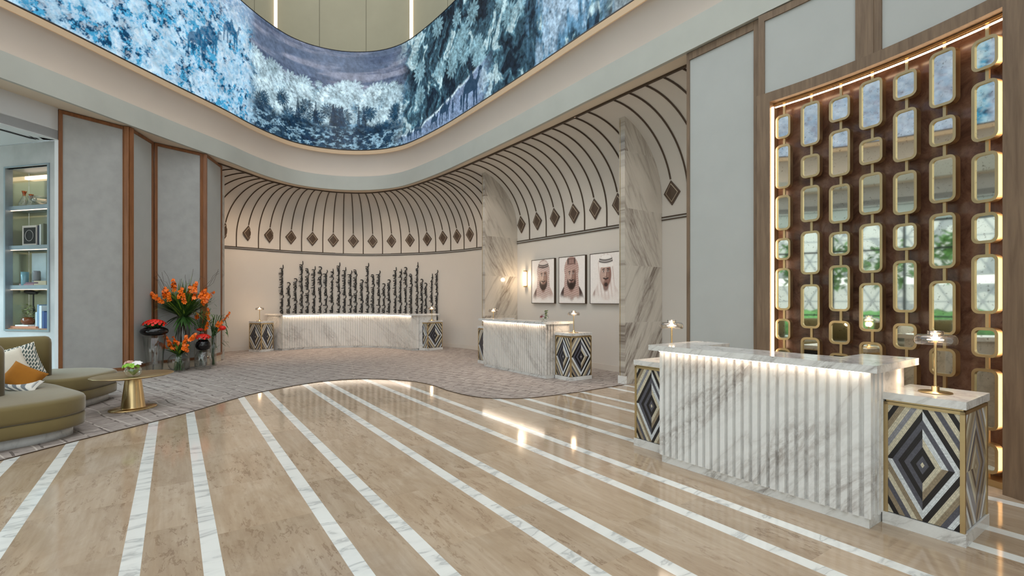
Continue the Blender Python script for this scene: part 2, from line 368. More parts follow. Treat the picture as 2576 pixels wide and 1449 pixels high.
# ================================================================ SETTING
TR = [(559,413),(616,432.8),(676,453.5),(742,469.4),(798,477.3),(837,482),(880,484.5),(915,484.8),(949,483),(1000,476),(1042,466)]
T_pts = [(-7.52, 12.0)]+[at(*p, 5.0) for p in TR]+[uv(12.4, 6.30), uv(11.0, 6.34), uv(9.0, 6.35), uv(7.5, 6.34), uv(6.2, 6.31), uv(4.2, 6.28)]
T_path = smooth(T_pts, 8)
DD = [(566,619.3),(592,621.3),(648,625.4),(702,629.6),(758,633.2),(812,636),(864,638.2),(914,639.4),(964,639.2),(1010,638),(1056,636.2),(1098,633.8),(1136,631),(1170,627.6),(1200,623.6)]
W_pts = [(-9.1, 12.4), (-9.15, 13.3), (-8.95, 14.15)]+[at(*p, 3.14) for p in DD]+[uv(12.6, 7.91), uv(11.6, 7.93), uv(10, 7.934), uv(8, 7.934), uv(6, 7.934), uv(4.0, 7.934)]
W_path = smooth(W_pts, 6)
F_path = smooth([(-9.3,-6),(-9.0,-1),(-8.75,2),(-8.45,4.6),(-8.2,6.4),(-7.93,7.68),(-7.72,8.7),(-7.53,9.8),(-7.33,10.9),(-7.15,11.8),(-7.03,12.5),(-6.95,13.2),(-6.78,14.0),(-6.48,14.75),(-5.95,15.27),(-5.19,15.56),(-4.3,15.52),(-3.5,15.15),(-2.82,14.5),(-1.89,13.35),(-.89,11.92),(.2,10.3),uv(6.4,5.99),uv(5.2,5.96),uv(4.2,5.93),uv(3.2,5.90),(3.36,5.46),(3.70,4.8),(3.93,3.9),(3.98,2.9),(3.98,1),(3.98,-6)], 7)

fl = MB().box(-14, -6.5, -.1, 6, 19, 0); struct('floor', fl, m_floor)
cp = [(-5.6,-6),(-5.5,1),(-5.28,3.2),(-5.06,4.2),(-4.92,4.77),(-4.78,5.41),(-4.53,6.34),(-4.42,6.91),(-4.31,7.86),(-4.16,8.41),(-3.81,9.12),(-3.40,9.53),(-2.78,9.70),(-1.99,9.47),(-1.47,9.02),(-1.11,8.48),(-.73,8.03),(-.42,7.82),(-.17,7.77),(.19,7.79),(.56,7.96),(1.11,8.31),(1.55,8.66),(2.04,9.03)]
cs = smooth(cp, 5)
wi = [p for p in offset(W_path, -.03) if p[0]*U[0]+p[1]*U[1] > 6.45 or p[0] < -3][::-1]
b = MB().prism(cs+[uv(6.235, 6.9), uv(6.235, 7.88), uv(6.42, 7.9)]+wi+[(-7.6, 12.85), (-7.42, 12.78), (-7.17, 11.70), (-7.24, 11.60), (-7.78, 10.83), (-7.57, 9.85), (-7.66, 9.80), (-8.15, 8.90), (-8.25, 8.94), (-9.6, 9.28), (-12.9, 10.1), (-12.9, -5.9)], 0, .008)
tag(obj('carpet', b, m_carpet), 'grey beige carpet with broken lattice pattern and a wavy edge', 'carpet')
tag(obj('edge_strip', MB().sweep(cs, [(-.010, .0005), (-.010, .0095), (-.002, .0095), (-.002, .0005)], False, True), m_bronze), 'thin dark metal strip along the wavy carpet edge', 'floor strip')

# back wall + vaulted cove
struct('wall_back', MB().sweep(W_path, [(0, 0), (0, 3.2), (.12, 3.2), (.12, 0)], True, True, split=True), m_niche)
struct('baseboard_back', MB().sweep(W_path, [(-.018, 0), (-.018, .13), (-.001, .13)], False), plain('baseboard_paint', (206, 198, 188), .6, var=.01))
pairs = [(559, (-9.1, 12.6)), (591, (-9.15, 13.2)), (625, (-9.1, 13.7)), (643, (-9.0, 14.05)), (659.6, (-8.8, 14.4))]
MP = [(676,572.6),(692.7,592),(709,622),(724,648),(741,678),(759,702),(776.6,731),(794,758),(812,785),(830,812),(848,838),(866,864),(884,889),(900,914),(918,938),(934,964),(950,986),(966,1010),(978,1033),(992,1056),(1008,1076),(1022,1098),(1036,1117),(1050,1136),(1060,1152),(1072,1170),(1084,1183),(1094,1200)]
PR = [(hit(T_path, a)[0], w) for a, w in pairs]+[(hit(T_path, a)[0], hit(W_path, b_)[0]) for a, b_ in MP]
def even(L):   # smooth the measured rib feet
    L = [np.array(q) for q in L]
    for _ in range(3): L = [L[0]]+[(L[i-1]+2*L[i]+L[i+1])/4 for i in range(1, len(L)-1)]+[L[-1]]
    return [tuple(q) for q in L]
PR = list(zip(even([p[0] for p in PR]), even([p[1] for p in PR])))
n_far = len(PR)
US = [7.36+.3515*k for k in range(10, -3, -1)]+[6.0+.3515*k for k in range(0, -6, -1)]
US = [12.78, 12.43, 12.08, 11.73, 11.38]+US
PR += [(uv(u, 6.33 if u > 6.5 else 6.30), uv(u, 7.932)) for u in US]
def covept(a, w, phi, lift=0):
    k = 1-math.cos(phi); z = 3.44+1.56*math.sin(phi); d = np.array(a)-np.array(w); dn = d/np.linalg.norm(d)
    nx, nz = math.cos(phi), -math.sin(phi)
    q = np.array(w)+d*k+dn*nx*lift; return (q[0], q[1], z+nz*lift)
PH = [PI/2*i/20 for i in range(21)]
b = MB(); vs = []; 
fine = []
for i in range(len(PR)-1):
    for t in (0, .5): fine.append(tuple(tuple(np.array(PR[i][j])*(1-t)+np.array(PR[i+1][j])*t) for j in (0, 1)))
fine.append(PR[-1])
for a, w in fine: vs += [(w[0], w[1], 3.15)]+[covept(a, w, p) for p in PH]
m = len(PH)+1; b.add(vs, [(i*m+j, (i+1)*m+j, (i+1)*m+j+1, i*m+j+1) for i in range(len(fine)-1) for j in range(m-1)], True)
struct('ceiling_cove', b, m_niche)
# ribs: every other one ends in a diamond
def rib(a, w, dia):
    p0 = .26 if dia else 0
    pts = [covept(a, w, p, .012) for p in [p0+(PI/2-p0)*i/22 for i in range(23)]]
    if not dia:
        d = np.array(a)-np.array(w); d /= np.linalg.norm(d); q = np.array(w)+d*.012; pts = [(q[0], q[1], 3.14)]+pts
    b_rib.tube(pts, .0155, 6)
ORD = 'first second third fourth fifth sixth seventh eighth ninth tenth eleventh twelfth thirteenth fourteenth fifteenth sixteenth seventeenth eighteenth nineteenth twentieth twenty-first twenty-second twenty-third twenty-fourth twenty-fifth twenty-sixth twenty-seventh twenty-eighth twenty-ninth thirtieth'.split()
def diamond(a, w, label):
    a, w = np.array(a), np.array(w); d = a-w; d /= np.linalg.norm(d); tdir = np.array([-d[1], d[0]])
    def ring(s, off, o2=.0):
        return [(*(w+d*(off+.03)), 3.585+.235*s), (*(w+tdir*.185*s+d*off), 3.585), (*(w+d*off), 3.585-.235*s), (*(w-tdir*.185*s+d*off), 3.585)]
    t = thing('diamond_plaque', (*(w+d*.03), 3.585), label, 'wall ornament', 'diamond plaques at the ends of the ribs')
    def plate(s, o0, o1):
        q = ring(s, o0)+ring(s, o1); return MB().add(q, [(3, 2, 1, 0), (4, 5, 6, 7)]+[(i, (i+1) % 4, 4+(i+1) % 4, 4+i) for i in range(4)])
    obj('border', plate(1, .012, .030), m_diamond, t); obj('inlay', plate(.76, .026, .0335), m_bronze_l, t); obj('centre', plate(.68, .030, .037), m_diamond, t)
b_rib = MB(); nd = 0
for i, (a, w) in enumerate(PR):
    if i < n_far:
        dia = (i >= 5 and (i-5) % 2 == 0); rib(a, w, dia)
        if dia: diamond(a, w, '%s bronze diamond plaque from the left in the curved alcove' % ORD[nd]); nd += 1
struct('trim_1', b_rib, m_bronze); b_rib = MB(); nr = 0; nl = 0
for i, (a, w) in enumerate(PR[n_far:]):
    u = US[i]
    if 5 <= i < 18:
        dia = (i-5) % 2 == 0
        if u < 6.9: dia = False
        rib(a, w, dia)
        if dia: diamond(a, w, '%s bronze diamond plaque from the left in the portrait alcove' % ORD[nr]); nr += 1
    else:
        dia = i in (0, 18); rib(a, w, dia)
        if i == 0: diamond(a, w, 'bronze diamond plaque half hidden by the fin left of the portraits')
        if i == 18: diamond(a, w, 'bronze diamond plaque on the narrow wall right of the marble fin')
struct('trim_2', b_rib, m_bronze)
b = MB()
for z0 in (3.085, 3.138): b.sweep(W_path, [(-.024, z0), (-.024, z0+.018), (.002, z0+.018), (.002, z0)], False, True, split=True)
struct('trim_3', b, [m_bronze])
tp = [p for p in T_path]
struct('trim_4', MB().sweep(tp, [(-.03, 4.999), (-.03, 4.97), (.012, 4.97), (.012, 4.999)], True, True, split=True), m_bronze)

# soffit ring, fascia, lit cove, screen
def outer(p, q):
    if p[1] > 12.2 or p[0] > -3: return None
N_F = normals(F_path)
out = []
for p, q in zip(F_path, N_F):
    P = np.array(p)
    if p[0] < -5 and p[1] < 8.7: out.append(P+q*.50)
    elif p[0] < -5 and p[1] < 12.4: out.append(P+q*1.6)
    elif p[0] > 2.5: out.append(P+q*2.2)
    else:
        best = min(T_path, key=lambda t: (t[0]-P[0])**2+(t[1]-P[1])**2); out.append(np.array(best))
vs = []
for p, o in zip(F_path, out): vs += [(p[0], p[1], 5.0), (o[0], o[1], 5.0), (o[0], o[1], 5.12), (p[0], p[1], 5.12)]
n = len(F_path); struct('ceiling_soffit', MB().add(vs, [(i*4+j, i*4+(j+1) % 4, i*4+4+(j+1) % 4, i*4+4+j) for i in range(n-1) for j in range(4)]), m_soffit)
struct('trim_5', MB().sweep(F_path, [(-.004, 4.995), (-.004, 5.42), (.06, 5.42), (.06, 4.995)], True, True, split=True), m_plaster)
struct('ceiling_cove_upper', MB().sweep(F_path, [(.06, 5.2), (.42, 5.2), (.45, 5.3), (.44, 5.5), (.36, 5.8), (.22, 6.1), (.13, 6.22), (.10, 6.23), (.10, 6.28), (.16, 6.28)], True), m_cove)
struct('trim_10', MB().sweep(F_path, [(.085, 6.13), (.070, 6.135), (.070, 6.25), (.085, 6.25)], True, True, split=True), plain('tan_strip', (206, 178, 146), .7, var=.02))
tag(obj('cove_light', MB().sweep(F_path[:-12], [(.10, 5.215), (.10, 5.235), (.14, 5.235), (.14, 5.215)], True, True), m_led_cove), 'hidden warm light strip in the cove under the screen', 'cove light')
struct('wall_atrium', MB().sweep(F_path, [(.12, 9.38), (.55, 9.38), (.55, 14.2), (.7, 14.2)], True, split=True), m_olive)
AT = offset(F_path, .55)
bj = MB()
for px in (803.7, 921, 1126, 640, 1220):
    h = hit(AT, px)
    if h: bj.tube([(h[0][0], h[0][1]-.005, 9.4), (h[0][0], h[0][1]-.005, 14.2)], .008, 4)
struct('trim_6', bj, plain('joint_olive', (118, 114, 96), .8))  # vertical panel joints, a darker olive than the atrium wall
for px, nm in ((694, 'left'), (1035.5, 'right')):
    h = hit(AT, px)[0]; bb = MB().box(h[0]-.05, h[1]-.06, 9.4, h[0]+.05, h[1]-.01, 14.1)
    tag(obj('light_slot', bb, m_slot), 'tall glowing vertical light slot above the screen, the %s of two' % nm, 'light slot', 'light slots above the screen')

# screen
SP = offset(F_path, .12)
i0 = 0; L = np.r_[0, np.cumsum([math.dist(SP[i], SP[i+1]) for i in range(len(SP)-1)])]
nx, nz = 2200, 200
ss = np.linspace(0, L[-1]*.80, nx); X = np.interp(ss, L, [p[0] for p in SP]); Yy = np.interp(ss, L, [p[1] for p in SP])
zz = np.linspace(6.29, 9.38, nz)
def fbm(x, y, oct=5, seed=0, gain=.5):
    r = np.zeros(np.broadcast(x, y).shape); a = 1; tot = 0; rs = np.random.RandomState(seed)
    for k in range(oct):
        T = rs.rand(256, 256); xi = np.floor(x).astype(int); yi = np.floor(y).astype(int); fx = x-xi; fy = y-yi
        fx = fx*fx*(3-2*fx); fy = fy*fy*(3-2*fy); q = lambda i, j: T[(yi+j) % 256, (xi+i) % 256]
        r = r+a*((q(0, 0)*(1-fx)+q(1, 0)*fx)*(1-fy)+(q(0, 1)*(1-fx)+q(1, 1)*fx)*fy); tot += a; a *= gain; x = x*2.03+17; y = y*2.03+9
    return r/tot
def sm(a, b_, x): t = np.clip((x-a)/(b_-a), 0, 1); return t*t*(3-2*t)
def s_at(px): h = hit(SP, px); return h[1]
Sg, Zg = np.meshgrid(ss, zz, indexing='ij')
col = np.zeros((nx, nz, 3)); 
def put(mask, c): 
    global col
    col = col*(1-mask[..., None])+np.array(lin(c)[:3])*mask[..., None]
S1, S2, S3, S4 = s_at(632), s_at(950), s_at(1130), s_at(1420)
# left part: bright blue and white thickets
n1 = fbm(Sg*2.6, Zg*2.6, 6, 1, .72); n2 = fbm(Sg*7, Zg*7, 5, 2, .75); n3 = fbm(Sg*.5, Zg*.9, 3, 3)
put(np.ones_like(Sg), (176, 216, 240))
put(sm(.47, .56, n1), (70, 160, 205)); put(sm(.53, .6, n2)*sm(.42, .55, n1), (16, 92, 140)); put(sm(.5, .56, n1)*sm(.52, .58, n2), (14, 64, 100))
put(sm(.56, .7, fbm(Sg*6, Zg*5, 4, 5, .7))*.7*sm(.55, .4, n1), (226, 240, 250))
put(sm(8.4, 9.3, Zg+1.2*(n3-.5))*.75, (196, 214, 232)); put(sm(8.3, 9.2, Zg)*sm(.52, .62, fbm(Sg*.6+Zg*.5, Zg*4-Sg*.8, 4, 6))*.6, (104, 140, 180))
put(sm(.50, .62, fbm(Sg*13, Zg*13, 3, 22, .6))*sm(.5, .44, n1)*.55, (120, 176, 214)); put(sm(.52, .6, fbm(Sg*15, Zg*15, 3, 23, .6))*.5, (206, 226, 242))
put(sm(s_at(40), s_at(2), Sg)*.62, (196, 202, 228))
left_c = col.copy()
# middle: dusk sky, frosted palms, dark water edge
col = np.zeros_like(col); put(np.ones_like(Sg), (96, 112, 138))
put(sm(.4, .65, fbm(Sg*.7, Zg*5, 5, 8))*.8, (150, 156, 176)); put(sm(.55, .75, fbm(Sg*.5, Zg*7, 4, 9))*.6, (70, 84, 112))
hz = 8.15+.35*(fbm(Sg*2.2, Sg*0, 4, 10)-.5)*2
body = sm(.05, -.10, Zg-hz)
put(body, (120, 158, 182)); put(body*sm(.45, .62, fbm(Sg*4, Zg*4, 5, 11, .65)), (60, 104, 134)); 
rs = np.random.RandomState(4)
def palm(cx, cz, r, c, dens=9, seed=0):
    dx, dz = Sg-cx, Zg-cz; rr = np.hypot(dx, dz); m_ = rr < r*1.3
    an = np.arctan2(dz, dx); k = np.abs(np.sin(an*dens+seed+2.2*rr/r))**.8; edge = r*(.55+.45*k)
    put(np.where(m_, sm(edge, edge*.82, rr)*(.12+.88*np.abs(np.sin(an*dens*2.5+seed))**.7), 0), c)
for k in range(170):
    cx = rs.uniform(s_at(640), s_at(1010)); cz = rs.uniform(7.1, 8.25); sh = rs.uniform(-34, 18)
    palm(cx, cz, rs.uniform(.12, .34), (186+sh, 214+sh, 226+sh), rs.randint(5, 9), rs.rand()*6)
for k in range(34):
    cx = rs.uniform(s_at(640), s_at(1060)); palm(cx, rs.uniform(6.75, 7.5), rs.uniform(.15, .35), (24, 62, 88), rs.randint(5, 9), rs.rand()*6)
gz = 7.0+.25*(fbm(Sg*1.4, Sg*0+3, 4, 12)-.5)*2
put(sm(gz+.12, gz-.1, Zg)*.9, (18, 44, 68)); put(sm(.5, .6, fbm(Sg*7, Zg*14, 4, 13, .7))*sm(7.0, 6.7, Zg)*.75, (150, 190, 212))
put(sm(.55, .65, fbm(Sg*1.2, Zg*6, 3, 14))*sm(6.7, 6.5, Zg), (30, 52, 78))
for k in range(9):   # dark pointed hut shapes
    cx = rs.uniform(s_at(720), s_at(930)); w_ = rs.uniform(.05, .1); put((np.abs(Sg-cx) < w_*(7.75-Zg)/.6*(Zg > 7.0)) * (Zg < 7.7) * .8, (22, 46, 70))
mid_c = col.copy()
# right: dark teal swirls, then pale streaks with rose
col = np.zeros_like(col); wx = fbm(Sg*1.1, Zg*1.1, 4, 15)*5; q = fbm(Sg*2.5+wx, Zg*1.6+wx*.6, 6, 16, .6)
put(np.ones_like(Sg), (52, 80, 96)); put(sm(.5, .58, q), (92, 136, 154)); put(sm(.57, .63, q), (178, 208, 216)); put(sm(.44, .36, q), (26, 40, 54))
for k in range(26): palm(rs.uniform(s_at(1040), s_at(1330)), rs.uniform(7.2, 9.2), rs.uniform(.2, .4), (132, 172, 186), rs.randint(5, 8), rs.rand()*6)
st = fbm(Sg*3.2, Zg*.7, 5, 17, .6); g3 = sm(s_at(1290), s_at(1400), Sg)
put(g3*sm(.47, .55, st), (104, 150, 182)); put(g3*sm(.56, .64, st)*.8, (176, 202, 222)); put(g3*sm(.45, .38, st), (34, 50, 66)); put(g3*sm(.5, .6, fbm(Sg*9, Zg*5, 4, 24))*.5, (70, 112, 142))
gp = np.exp(-((Sg-s_at(1390))/.55)**2-((Zg-8.9)/.7)**2); put(np.clip(gp*1.3, 0, 1)*sm(.4, .6, q), (198, 150, 168))
put(sm(s_at(1500), s_at(1575), Sg)*.85, (128, 140, 142)); put(sm(s_at(1500), s_at(1575), Sg)*sm(.5, .6, n2)*.5, (90, 100, 104))
slope = 6.55+.9*sm(s_at(1000), s_at(1330), Sg)+.12*(fbm(Sg*3, Sg*0, 4, 19)-.5)   # pale path with a caravan
pm = sm(slope+.03, slope-.03, Zg)*sm(s_at(985), s_at(1010), Sg)*sm(s_at(1250), s_at(1190), Sg)
put(pm*.9, (126, 148, 180)); put(np.exp(-((Zg-slope)/.035)**2)*sm(s_at(985), s_at(1010), Sg)*sm(s_at(1230), s_at(1150), Sg), (206, 232, 246))
right_c = col.copy()
w1 = sm(S1-.25, S1+.25, Sg)[..., None]; w2 = sm(s_at(985), s_at(1045), Sg+(fbm(Sg*2, Zg*2, 4, 20)-.5)*.8)[..., None]
col = (left_c*(1-w1)+mid_c*w1)*(1-w2)+right_c*w2
tex = fbm(Sg*15+Zg*6, Zg*13, 4, 41, .7); tex2 = fbm(Sg*5, Zg*5, 3, 42); k_ = sm(S1-.3, S1+.3, Sg)*(1-.8*sm(8.1, 8.6, Zg)*(1-w2[..., 0]))
col = np.clip(col*(1+(k_*1.0+.35)[..., None]*(tex-.5)[..., None]*1.6)*(1+.5*(tex2-.5)[..., None]), 0, 1)
# silhouettes: camels and walkers
CAM = [(.02,0),(.07,0),(.10,.30),(.16,.46),(.20,.44),(.22,0),(.27,0),(.29,.42),(.55,.42),(.58,.2),(.57,0),(.62,0),(.66,.3),(.68,.45),(.70,.2),(.71,0),(.76,0),(.78,.5),(.86,.62),(.90,.82),(.99,.83),(1.0,.90),(.92,.96),(.85,.93),(.80,.74),(.70,.66),(.58,.72),(.50,.98),(.42,1.0),(.36,.80),(.22,.76),(.10,.68),(.03,.5)]
MAN = [(.1,0),(.4,0),(.5,.5),(.6,0),(.9,0),(.85,.6),(.75,.85),(.6,1),(.4,1),(.3,.85),(.15,.6)]
def inpoly(poly, x, y):
    r = np.zeros(x.shape, bool)
    for i in range(len(poly)):
        (x1, y1), (x2, y2) = poly[i], poly[i-1]
        if y1 != y2: r ^= ((y1 > y) != (y2 > y)) & (x < (x2-x1)*(y-y1)/(y2-y1)+x1)
    return r
for px, py, hp, sh in [(976,364,32,CAM),(1031,352,28,CAM),(1053,346,46,CAM),(1094,322,42,CAM),(1120,306,62,CAM),(1187,268,98,CAM),(1010,358,16,MAN),(1139,284,36,MAN),(1160,276,40,MAN),(1243,222,26,MAN)]:
    p, s0 = hit(SP, px); z0 = zat(py, p[1]); h = hp*p[1]/F_PX*.95; w_ = h*(1.05 if sh is CAM else .4)
    sx_ = (Sg-(s0-w_/2))/w_; sz_ = (Zg-z0)/h
    put(inpoly(sh, sx_, sz_).astype(float)*.92, (26, 58, 84))
rs2 = np.random.RandomState(12)
for k in range(5):   # herd shapes at the left
    s0 = s_at([215, 500, 470, 300, 560][k]); z0 = [8.3, 7.5, 7.2, 7.9, 8.0][k]; put(inpoly(CAM, (Sg-s0)/.7, (Zg-z0)/.7).astype(float)*.75, (22, 84, 126))
dx_ = np.gradient(X); dy_ = np.gradient(Yy)
vs = np.stack([np.repeat(X[:, None], nz, 1), np.repeat(Yy[:, None], nz, 1), Zg], -1).reshape(-1, 3)
ii, jj = np.meshgrid(np.arange(nx-1), np.arange(nz-1), indexing='ij'); a0 = (ii*nz+jj).ravel()
me = bpy.data.meshes.new('screen'); me.from_pydata(vs.tolist(), [], np.stack([a0, a0+nz, a0+nz+1, a0+1], 1).tolist())
ca = me.color_attributes.new('paint', 'FLOAT_COLOR', 'POINT'); ca.data.foreach_set('color', np.concatenate([np.clip(col, 0, 1), np.ones((nx, nz, 1))], -1).reshape(-1).astype(np.float32))
me.polygons.foreach_set('use_smooth', [True]*len(me.polygons)); me.materials.append(vcol('screen_picture', emission=1.0))
scr = thing('curved_screen', (-4.9, 15.7, 6.28), 'huge curved screen of blue palms and camels above the lobby', 'screen')
o = bpy.data.objects.new('display', me); C.objects.link(o); o.parent = scr; o.location = (4.9, -15.7, -6.28)
obj('edge', MB().sweep([(X[i], Yy[i]) for i in range(0, nx, 9)], [(-.035, 6.255), (-.035, 6.29), (.05, 6.29), (.05, 6.255)], True, True), m_ink, scr)
obj('casing', MB().sweep([(X[i], Yy[i]) for i in range(0, nx, 9)], [(.006, 6.28), (.006, 9.385), (-.012, 9.385), (-.012, 9.40), (.05, 9.40), (.05, 6.28)], True), m_ink, scr)

# marble fins
def fin(u0, u1, name, label, v0=6.878):
    t = thing(name, (*uv((u0+u1)/2, 7.4), 0), label, 'marble fin')
    prof = [(v0, 0), (7.93, 0), (7.93, 3.44)]
    for i in range(1, 15):
        o_ = (7.93-v0)*i/14; k = o_/1.62; z = 3.44+1.56*math.sqrt(max(0, 1-(1-k)**2))+.015; prof.append((7.93-o_, z))
    n = len(prof); vs = [(*uv(u0, v), z) for v, z in prof]+[(*uv(u1, v), z) for v, z in prof]
    b = MB().add(vs, [tuple(range(n)), tuple(range(n, 2*n))[::-1]]+[((i+1) % n, i, n+i, n+(i+1) % n) for i in range(n)])
    obj('slab', b, m_marble_fin, t)
    obj('edge_trim', MB().prism([uv(u1-.03, v0-.006), uv(u1-.022, v0-.006), uv(u1-.022, v0+.01), uv(u1-.03, v0+.01)], .1, 4.86), m_brass_s, t)
    obj('base', MB().prism([uv(u0-.002, v0-.012), uv(u1+.02, v0-.012), uv(u1+.02, v0+.05), uv(u0-.002, v0+.05)], 0, .15), m_marble2, t)
fin(11.09, 11.23, 'marble_fin', 'tall veined marble fin left of the portraits, behind the middle desk')
fin(6.245, 6.385, 'marble_fin', 'tall veined marble fin right of the portraits, its edge facing the lobby')
t = thing('marble_fin', (-8.3, 13.3), 'narrow edge of a marble fin beside the last upholstered panel', 'marble fin')
obj('slab', MB().seg((-7.54, 12.93), (-8.98, 13.567), .10, 0, 4.80), m_marble_fin, t)

# left: upholstered zigzag panels
def panel(a, b_, label, fab, z0=.15, z1=4.985, fw=.06, wmat=None, top=.06, rw=None, name='upholstered_panel'):
    a, b_ = np.array(a), np.array(b_); d = (b_-a)/np.linalg.norm(b_-a); n = np.array([-d[1], d[0]])   # n points away from the lobby when a is left of b
    rw = rw or fw; wmat = wmat or m_wood
    t = thing(name, (*((a+b_)/2+n*.05), 0), label, 'wall panel')
    P = lambda s, o: tuple(a+d*s+n*o)
    L_ = np.linalg.norm(b_-a)
    q = lambda s0, s1, o0, o1: [P(s0, o0), P(s1, o0), P(s1, o1), P(s0, o1)]
    fr = MB().prism(q(0, fw, 0, .08), z0, z1).prism(q(L_-rw, L_, 0, .08), z0, z1).prism(q(fw, L_-rw, 0, .08), z1-top, z1).prism(q(fw, L_-rw, 0, .08), z0, z0+.06)
    obj('frame', fr, wmat, t, bevel=.004); obj('fabric', MB().prism(q(fw-.005, L_-rw+.005, .02, .07), z0+.02, z1-.02), fab, t)
    obj('plinth', MB().prism(q(0, L_, .03, .08), 0, z0), m_soffit, t); return t
PL = [((-8.18, 8.95), (-7.67, 9.87)), ((-7.60, 9.83), (-7.81, 10.82)), ((-7.81, 10.84), (-7.26, 11.66)), ((-7.20, 11.68), (-7.45, 12.76))]
LB = ['wide grey upholstered panel nearest the bookcase, in a wooden frame', 'narrow grey upholstered panel behind the red flowers on glass stand', 'grey upholstered panel in wooden frame behind the tall orange bouquet', 'narrow pale upholstered panel next to the curved alcove']
for (a, b_), l_, fb in zip(PL, LB, [m_fabric, m_fabric2, m_fabric, m_fabric2]): panel(a, b_, l_, fb)
b = MB()
for a, c_ in (((-7.67, 9.88), (-7.595, 9.86)), ((-7.26, 11.67), (-7.195, 11.70))): b.seg(a, c_, .08, 0, 4.98, 1)
struct('trim_7', b, m_wood)
struct('wall_left', MB().prism([(-8.235, 8.93), (-8.183, 8.945), (-8.2, 9.02), (-8.25, 9.0)], 0, 4.43).seg((-8.22, 9.06), (-9.2, 11.6), .1, 0, 5.0, 1).seg((-9.2, 11.6), (-9.1, 12.7), .1, 0, 5.0, 1), m_white)

# stone wall with the bookcase opening
A = np.array([-8.23, 8.96]); D = np.array([-1.38, .35]); D /= np.linalg.norm(D); Nn = np.array([.246, .969])
sw = lambda s, o=0: tuple(A+D*s+Nn*o)
def sq(s0, s1, o0, o1): return [sw(s0, o0), sw(s1, o0), sw(s1, o1), sw(s0, o1)]
k1 = hit([sw(0), sw(3)], 122.5); k0 = hit([sw(0), sw(3)], 15); sR, sL = k1[1], k0[1]
struct('wall_left.001', MB().prism(sq(0, sR, 0, .12), 0, 4.43).prism(sq(sL, 5.2, 0, .12), 0, 4.43).prism(sq(sR, sL, 0, .12), 4.0, 4.43).prism(sq(sR, sL, 0, .12), 0, 1.0), m_stone)
bc = thing('bookcase', (*sw((sR+sL)/2, .25), 1.0), 'tall mirrored niche bookcase in the grey stone wall', 'bookcase')
m_steel = plain('blue_grey_metal', (150, 162, 170), .4, .6); m_back = NT('smoked_mirror').done(Base_Color=lin((186, 190, 168)), Metallic=.6, Roughness=.10)
bk = MB().prism(sq(sR, sL, .36, .39), 1.0, 4.0); obj('back_panel', bk, m_back, bc)
obj('side_panel', MB().prism(sq(sR, sR+.006, -.005, .355), 1.0, 4.0), m_back, bc); obj('side_panel', MB().prism(sq(sL-.006, sL, -.005, .355), 1.0, 4.0), m_back, bc)
obj('frame', MB().prism(sq(sR-.03, sR+.01, -.02, .1), .97, 4.03).prism(sq(sL-.01, sL+.03, -.02, .1), .97, 4.03).prism(sq(sR, sL, -.02, .1), 4.0, 4.03).prism(sq(sR, sL, -.02, .1), .97, 1.0), m_steel, bc)
SH = [1.02, 1.82, 2.56, 3.30]
obj('shelf', MB().prism(sq(sR, sL, .02, .355), .998, 1.02), wood('shelf_wood', (150, 110, 84), (180, 138, 108)), bc)
for z in SH[1:]:
    sh = obj('shelf', MB().prism(sq(sR+.01, sL-.01, .04, .355), z-.075, z), m_steel, bc)
    obj('light_strip', MB().prism(sq(sR+.02, sL-.02, .06, .08), z-.085, z-.076), emit('shelf_led', (1, .75, .55, 1), 2.5), sh)
obj('top_light', MB().prism(sq(sR+.02, sL-.02, .28, .34), 3.86, 3.92), emit('shelf_led2', (1, .75, .55, 1), 2), bc)
obj('top_panel', MB().prism(sq(sR, sL, .05, .36), 3.99, 4.0), m_steel, bc)

# lounge bulkhead and ceiling
e1 = offset(F_path, .50); e1 = [p for p in e1 if p[0] < -7 and p[1] < 8.97]+[(-8.22, 8.97)]
struct('ceiling_beam', MB().sweep(e1, [(0, 5.06), (0, 4.43), (.25, 4.43), (.25, 5.06)], True, True, split=True), m_white)
struct('ceiling_lounge', MB().prism(e1+[(-9.6, 9.35), (-13.2, 10.3), (-13.2, -6), (e1[0][0], -6)], 4.44, 4.6), m_white)
struct('trim_8', MB().sweep([p for p in offset(e1, .35)], [(0, 4.432), (0, 4.438), (.02, 4.438), (.02, 4.432)], False, True).sweep([p for p in offset(e1, .40)], [(0, 4.432), (0, 4.438), (.02, 4.438), (.02, 4.432)], False, True), m_ink)

# right: panel, mirror wall on a circle
CC = np.array([-.924, 2.918])
def arc(R, a0, a1, n=40): return [(CC[0]+R*math.cos(math.radians(a0+(a1-a0)*i/n)), CC[1]+R*math.sin(math.radians(a0+(a1-a0)*i/n))) for i in range(n+1)]
def ang(R, px):
    p = hit(arc(R, 45, -5, 400), px)[0]; return math.degrees(math.atan2(p[1]-CC[1], p[0]-CC[0]))
panel((2.44, 6.94), (3.03, 6.05), 'tall pale upholstered panel between the alcove and the mirror wall', m_fabric2, .1, 4.985, .045, m_wood2, .1, .09)
struct('wall_right', MB().seg((2.52, 6.98), (2.52+.85*.82, 6.98+.85*.57), .1, 0, 5.0).seg((2.5, 6.98), (3.12, 6.08), .06, 0, 5.0, 1), m_niche)
aL, aLi, aR = ang(4.98, 1903), ang(4.98, 1936), ang(4.98, 2534)
def ring(R0, R1, a0, a1, z0, z1, mb=None, n=30):
    return (mb or MB()).prism(arc(R0, a0, a1, n)+arc(R1, a1, a0, n), z0, z1, False)
mw = thing('mirror_wall_surround', (*arc(5.1, 25, 25, 1)[0], 0), 'brown wooden surround framing the burl wall of mirrors', 'wall surround')
obj('post', ring(4.98, 5.27, aL, aLi, 0, 4.0, n=3), m_wood2, mw, bevel=.006)
obj('pilaster', ring(4.93, 5.3, aR, -2, 0, 5.0, n=12), m_wood2, mw)
